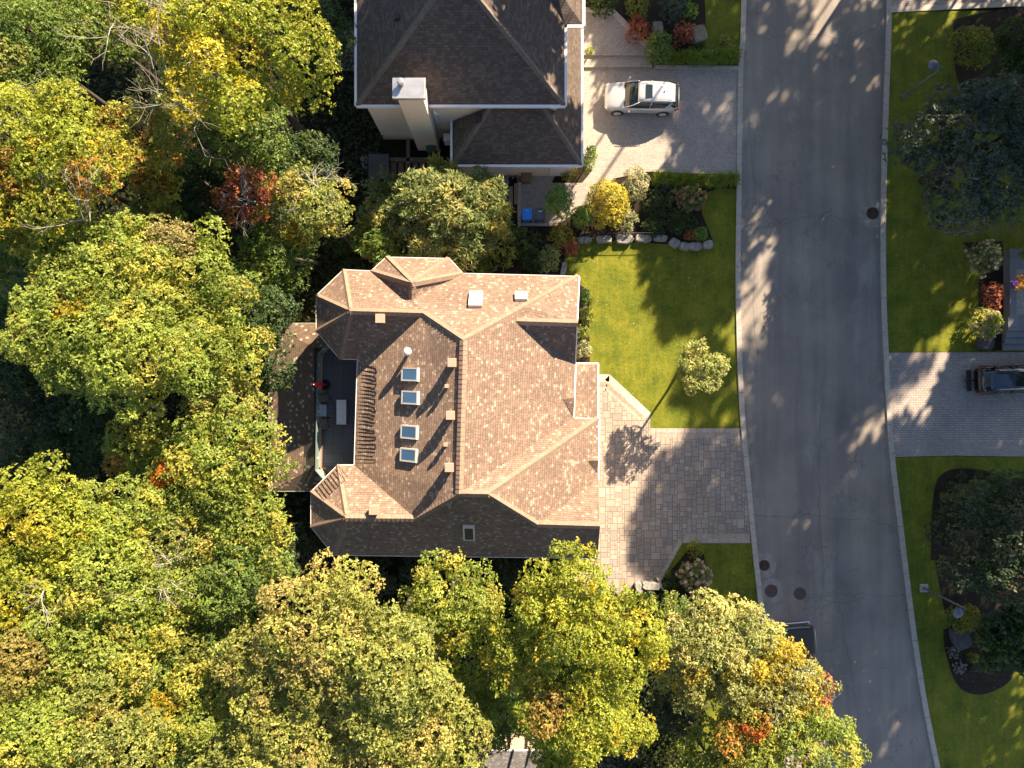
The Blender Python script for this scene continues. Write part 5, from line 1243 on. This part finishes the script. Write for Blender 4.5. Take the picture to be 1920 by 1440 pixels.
def suv(name, label, loc, rz, bodym, roofm, silver=True):
    o = thing(name, label, 'car', loc, rz); rim = M.setdefault('alloy', plain('alloy_rim', (.6, .6, .62), .3, .6, var=.03))
    w_ = .93
    S = [(2.38, .50, .36, .50, .62), (2.30, .70, .30, .55, .80), (2.08, .85, .26, .62, .92), (1.55, .92, .25, .66, 1.00), (1.0, .93, .25, .68, 1.05), (.4, .93, .25, .70, 1.06), (-.6, .93, .25, .70, 1.08), (-1.5, .93, .26, .72, 1.10), (-2.05, .90, .30, .74, 1.10), (-2.28, .80, .36, .72, 1.02), (-2.38, .62, .42, .66, .90)]
    b_ = loft([ring(*s) for s in S]).build('body', bodym, o, sub=2)
    for x in (1.48, -1.42):
        for s in (-1, 1):
            mb = MB(); mb.lathe([(.41, -.02), (.41, .02)], (x, s * (w_ - .012), .37), 22, Matrix.Rotation(math.pi / 2, 3, 'X')); mb.build('wheel_arch', M['dark'], o)
    wheels(o, (1.48, -1.42), w_ + .012, .36, rim)
    # glasshouse: windscreen, side windows and tailgate glass share one dark hull; roof and pillars lie over it
    st = [(1.12, 1.04, .78, 1.06, .70), (.70, 1.05, .83, 1.30, .68), (.28, 1.06, .84, 1.55, .64), (-.4, 1.06, .84, 1.63, .65), (-1.2, 1.07, .83, 1.60, .63), (-1.72, 1.07, .80, 1.50, .60), (-2.06, 1.08, .78, 1.28, .68), (-2.26, 1.05, .72, 1.09, .66)]
    cb = cabin(o, st, bodym, M['carglass'])
    rs = []
    for x, z, hw in ((.36, 1.565, .60), (.28, 1.60, .65), (-.4, 1.672, .665), (-1.2, 1.645, .65), (-1.66, 1.56, .62), (-1.86, 1.50, .58)):
        rs.append([(x, -hw, z - .06), (x, -hw * .97, z), (x, -hw * .5, z + .022), (x, hw * .5, z + .022), (x, hw * .97, z), (x, hw, z - .06)])
    rf = loft(rs).build('roof', roofm, o)
    if silver:
        mb = MB(); mb.box((-.30, 0, 1.69), (.42, .86, .03)); mb.build('sunroof', M['carglass'], rf, bevel=.01)
        mb = MB(); mb.box((-1.25, 0, 1.70), (.10, .04, .06)); mb.build('antenna', M['dark'], rf)
    else:
        mb = MB(); mb.box((-.15, 0, 1.69), (.85, .92, .02)); mb.build('sunroof', M['carglass'], rf, bevel=.01)
    mb = MB(); mb.box((-1.88, 0, 1.50), (.16, 1.1, .04), tilt=Matrix.Rotation(-.12, 3, 'Y')); mb.build('spoiler', roofm, rf, bevel=.02)
    for s in (-1, 1):
        mb = MB(); mb.tube([(1.14, s * .79, 1.03), (.70, s * .78, 1.30), (.28, s * .665, 1.575)], [.035, .03, .03], 6); mb.build('pillar', bodym, o)
        mb = MB(); mb.tube([(-.45, s * .845, 1.07), (-.5, s * .665, 1.64)], .028, 6); mb.build('pillar', M['dark'] if not silver else bodym, o)
        mb = MB(); mb.add([(-1.35, s * .845, 1.10), (-2.22, s * .765, 1.06), (-1.98, s * .64, 1.33), (-1.72, s * .64, 1.53)], [(0, 1, 2, 3)]); mb.build('pillar', bodym, o)
        mb = MB(); mb.tube([(.1, s * .60, 1.70), (0, s * .60, 1.735), (-1.35, s * .59, 1.71), (-1.5, s * .585, 1.66)], .02, 6); mb.build('roof_rail', rim if not silver else M['lead'], o)
        mb = MB(); mb.box((.82, s * 1.03, 1.08), (.14, .2, .15)); mb.build('side_mirror', bodym, o, bevel=.04)
        mb = MB(); mb.box((2.16, s * .70, .72), (.30, .26, .12), rz=-s * .45, tilt=Matrix.Rotation(-s * .5, 3, 'Z')); mb.build('headlight', M['lampglass'], o, bevel=.03)
        mb = MB(); mb.box((-2.16, s * .74, .92), (.26, .26, .16), tilt=Matrix.Rotation(s * .45, 3, 'Z')); mb.build('tail_light', M['redlamp'], o, bevel=.03)
        for x in (.12, -.85): mb = MB(); mb.box((x, s * .925, .90), (.2, .03, .035)); mb.build('door_handle', rim, o, bevel=.01)
    mb = MB(); mb.box((2.335, 0, .60), (.07, .9, .14)); mb.build('grille', M['dark'], o, bevel=.02)
    mb = MB(); mb.box((1.13, 0, 1.045), (.10, 1.36, .03)); mb.tube([(1.1, .1, 1.07), (.95, .5, 1.16)], .012, 4); mb.tube([(1.1, -.45, 1.07), (.95, 0, 1.16)], .012, 4); mb.build('wiper', M['dark'], o)
    mb = MB(); mb.box((-2.345, 0, .82), (.03, .4, .13)); mb.build('licence_plate', M['white'], o)
    return o
M['lampglass'] = glass('headlight_glass', (.45, .45, .44), .08); M['redlamp'] = glass('tail_light_red', (.30, .015, .02), .15)
suv('silver_car', 'silver sport utility car parked on the upper driveway nose toward the brown-roofed house', ((1203 - 960) * (H - .7) / F, (720 - 181) * (H - .85) / F, .015), math.pi - .02, paint('pearl_silver', (.60, .60, .62)), paint('pearl_silver_roof', (.64, .64, .66)))
o = suv('black_car', 'black sport utility car on the east driveway, cut by the right edge', (P(1828, 0, .7).x + 2.42, P(0, 711, .9).y, .018), .035, paint('black_paint', (.004, .005, .009), .12, .0), paint('black_roof_sky_sheen', (.035, .05, .085), .15, .2), False)  # roof base colour lifted toward blue to paint in the sky's reflection
mb = MB(); mb.box((-2.62, 0, .38), (.30, 1.35, .05)); mb.box((-2.45, 0, .36), (.3, .08, .06)); mb.box((-2.74, 0, .44), (.04, 1.35, .10)); mb.box((-2.80, 0, .40), (.25, .06, .06)); mb.build('hitch_rack', M['dark'], o)
# black pickup by the kerb, facing down the picture
def pickup(label, loc, rz):
    o = thing('black_pickup', label, 'pickup truck', loc, rz); bp = paint('pickup_black', (.018, .018, .022), .2, .2); chrome = M.setdefault('chrome', plain('chrome', (.7, .7, .72), .12, 1.0, var=.02)); w_ = 1.0
    S = [(2.92, .80, .45, .62, .95), (2.8, .93, .38, .66, 1.08), (2.2, .98, .34, .74, 1.16), (1.4, 1.0, .34, .78, 1.18), (.2, 1.0, .34, .78, 1.20), (-.6, 1.0, .36, .78, 1.22), (-2.4, 1.0, .38, .8, 1.24), (-2.82, .98, .42, .8, 1.22), (-2.9, .95, .46, .78, 1.16)]
    loft([ring(*s, .02) for s in S]).build('body', bp, o, sub=1)
    wheels(o, (1.9, -1.75), w_, .40, M['alloy'])
    cabin(o, [(1.55, 1.16, .86, 1.18, .8), (.85, 1.18, .9, 1.78, .70), (-.35, 1.18, .9, 1.82, .70), (-.72, 1.2, .88, 1.24, .80)], bp, M['carglass'])
    rs = [[(x, -hw, z - .05), (x, -hw * .9, z), (x, hw * .9, z), (x, hw, z - .05)] for x, z, hw in ((.88, 1.80, .70), (.2, 1.86, .73), (-.38, 1.85, .72))]
    loft(rs).build('roof', bp, o)
    mb = MB(); mb.box((-1.80, 0, 1.275), (2.05, 1.72, .05)); mb.build('bed_cover', plain('brown_black_vinyl', (.045, .038, .035), .55), o, bevel=.02)
    mb = MB(); mb.box((-2.87, 0, 1.12), (.08, 1.8, .3)); mb.build('tailgate', bp, o, bevel=.02)
    mb = MB(); mb.box((-3.02, 0, .60), (.18, 1.85, .18)); mb.build('bumper', chrome, o, bevel=.04)
    for s in (-1, 1):
        mb = MB(); mb.box((.95, s * 1.16, 1.25), (.16, .26, .24)); mb.build('side_mirror', M['dark'] if s > 0 else chrome, o, bevel=.04)
        mb = MB(); mb.box((-2.86, s * .9, 1.0), (.1, .14, .4)); mb.build('tail_light', M['redlamp'], o, bevel=.02)
        mb = MB(); mb.box((2.84, s * .78, .85), (.14, .3, .18)); mb.build('headlight', M['lampglass'], o, bevel=.03)
        mb = MB(); mb.tube([(.9, s * .99, 1.19), (-2.8, s * .99, 1.235)], .012, 5); mb.build('window_trim', chrome, o)
    mb = MB(); mb.box((2.9, 0, .78), (.08, 1.1, .3)); mb.build('grille', chrome, o, bevel=.02)
    return o
pickup('black pickup parked at the west kerb, half hidden by the golden tree', (P(1503, 0, 1.0).x, P(0, 1262, 1.0).y, 0), -math.pi / 2 + .085)

# ---- leaves and litter lying about
def litter(name, area, n, seed, cols, sz=.07, z=.03):
    rg = np.random.default_rng(seed); (a, b, c, d) = area; q = np.stack([rg.uniform(a, b, n), rg.uniform(c, d, n), np.full(n, z)], 1)
    cc = np.array(cols)[rg.integers(len(cols), size=n)]; V, col = leaves(rg, q, np.tile([0, 0, 1.0], (n, 1)), cc, 1, sz, sz * .35, .95, 1.5, 0)
    V[..., 2] = z + np.abs(V[..., 2] - z) * .5; tag(quads_np(name, V, M['petal'], col), kind='stuff')
LC = [(.55, .42, .2), (.4, .22, .06), (.6, .58, .5), (.35, .3, .12)]
litter('fallen_leaves', (3.9, 14.3, -2, 9), 260, 1, LC); litter('fallen_leaves', (24.3, 33, 3, 24), 280, 2, LC); litter('fallen_leaves', (25, 36, -26, -5), 280, 3, LC)
litter('fallen_leaves', (15.2, 23.8, -10, 25), 220, 4, LC, .06, .01); litter('fallen_leaves', (5, 14.5, -12, -3), 60, 5, LC, .06, .03); litter('fallen_leaves', (10.5, 15.5, -20, -10.5), 90, 6, LC)
rg = np.random.default_rng(12); n = 900; t = rg.integers(8, 60, n); side = rg.random(n) < .5
q = np.array([[*( (wc if s_ else ec)[min(i, len(wc) - 2)] + ((wc if s_ else ec)[min(i, len(wc) - 2) + 1] - (wc if s_ else ec)[min(i, len(wc) - 2)]) * rg.random())[:2], .01] for i, s_ in zip(t, side)])
q[:, 0] += np.where(side, 1, -1) * (.2 + np.abs(rg.normal(size=n)) * .22)
V, col = leaves(rg, q, np.tile([0, 0, 1.0], (n, 1)), np.array(LC)[rg.integers(4, size=n)] * .7, 1, .07, .025, .95, 1.5, 0); V[..., 2] = .008 + np.abs(V[..., 2] - .01) * .4
tag(quads_np('gutter_litter', V, M['petal'], col), kind='stuff')
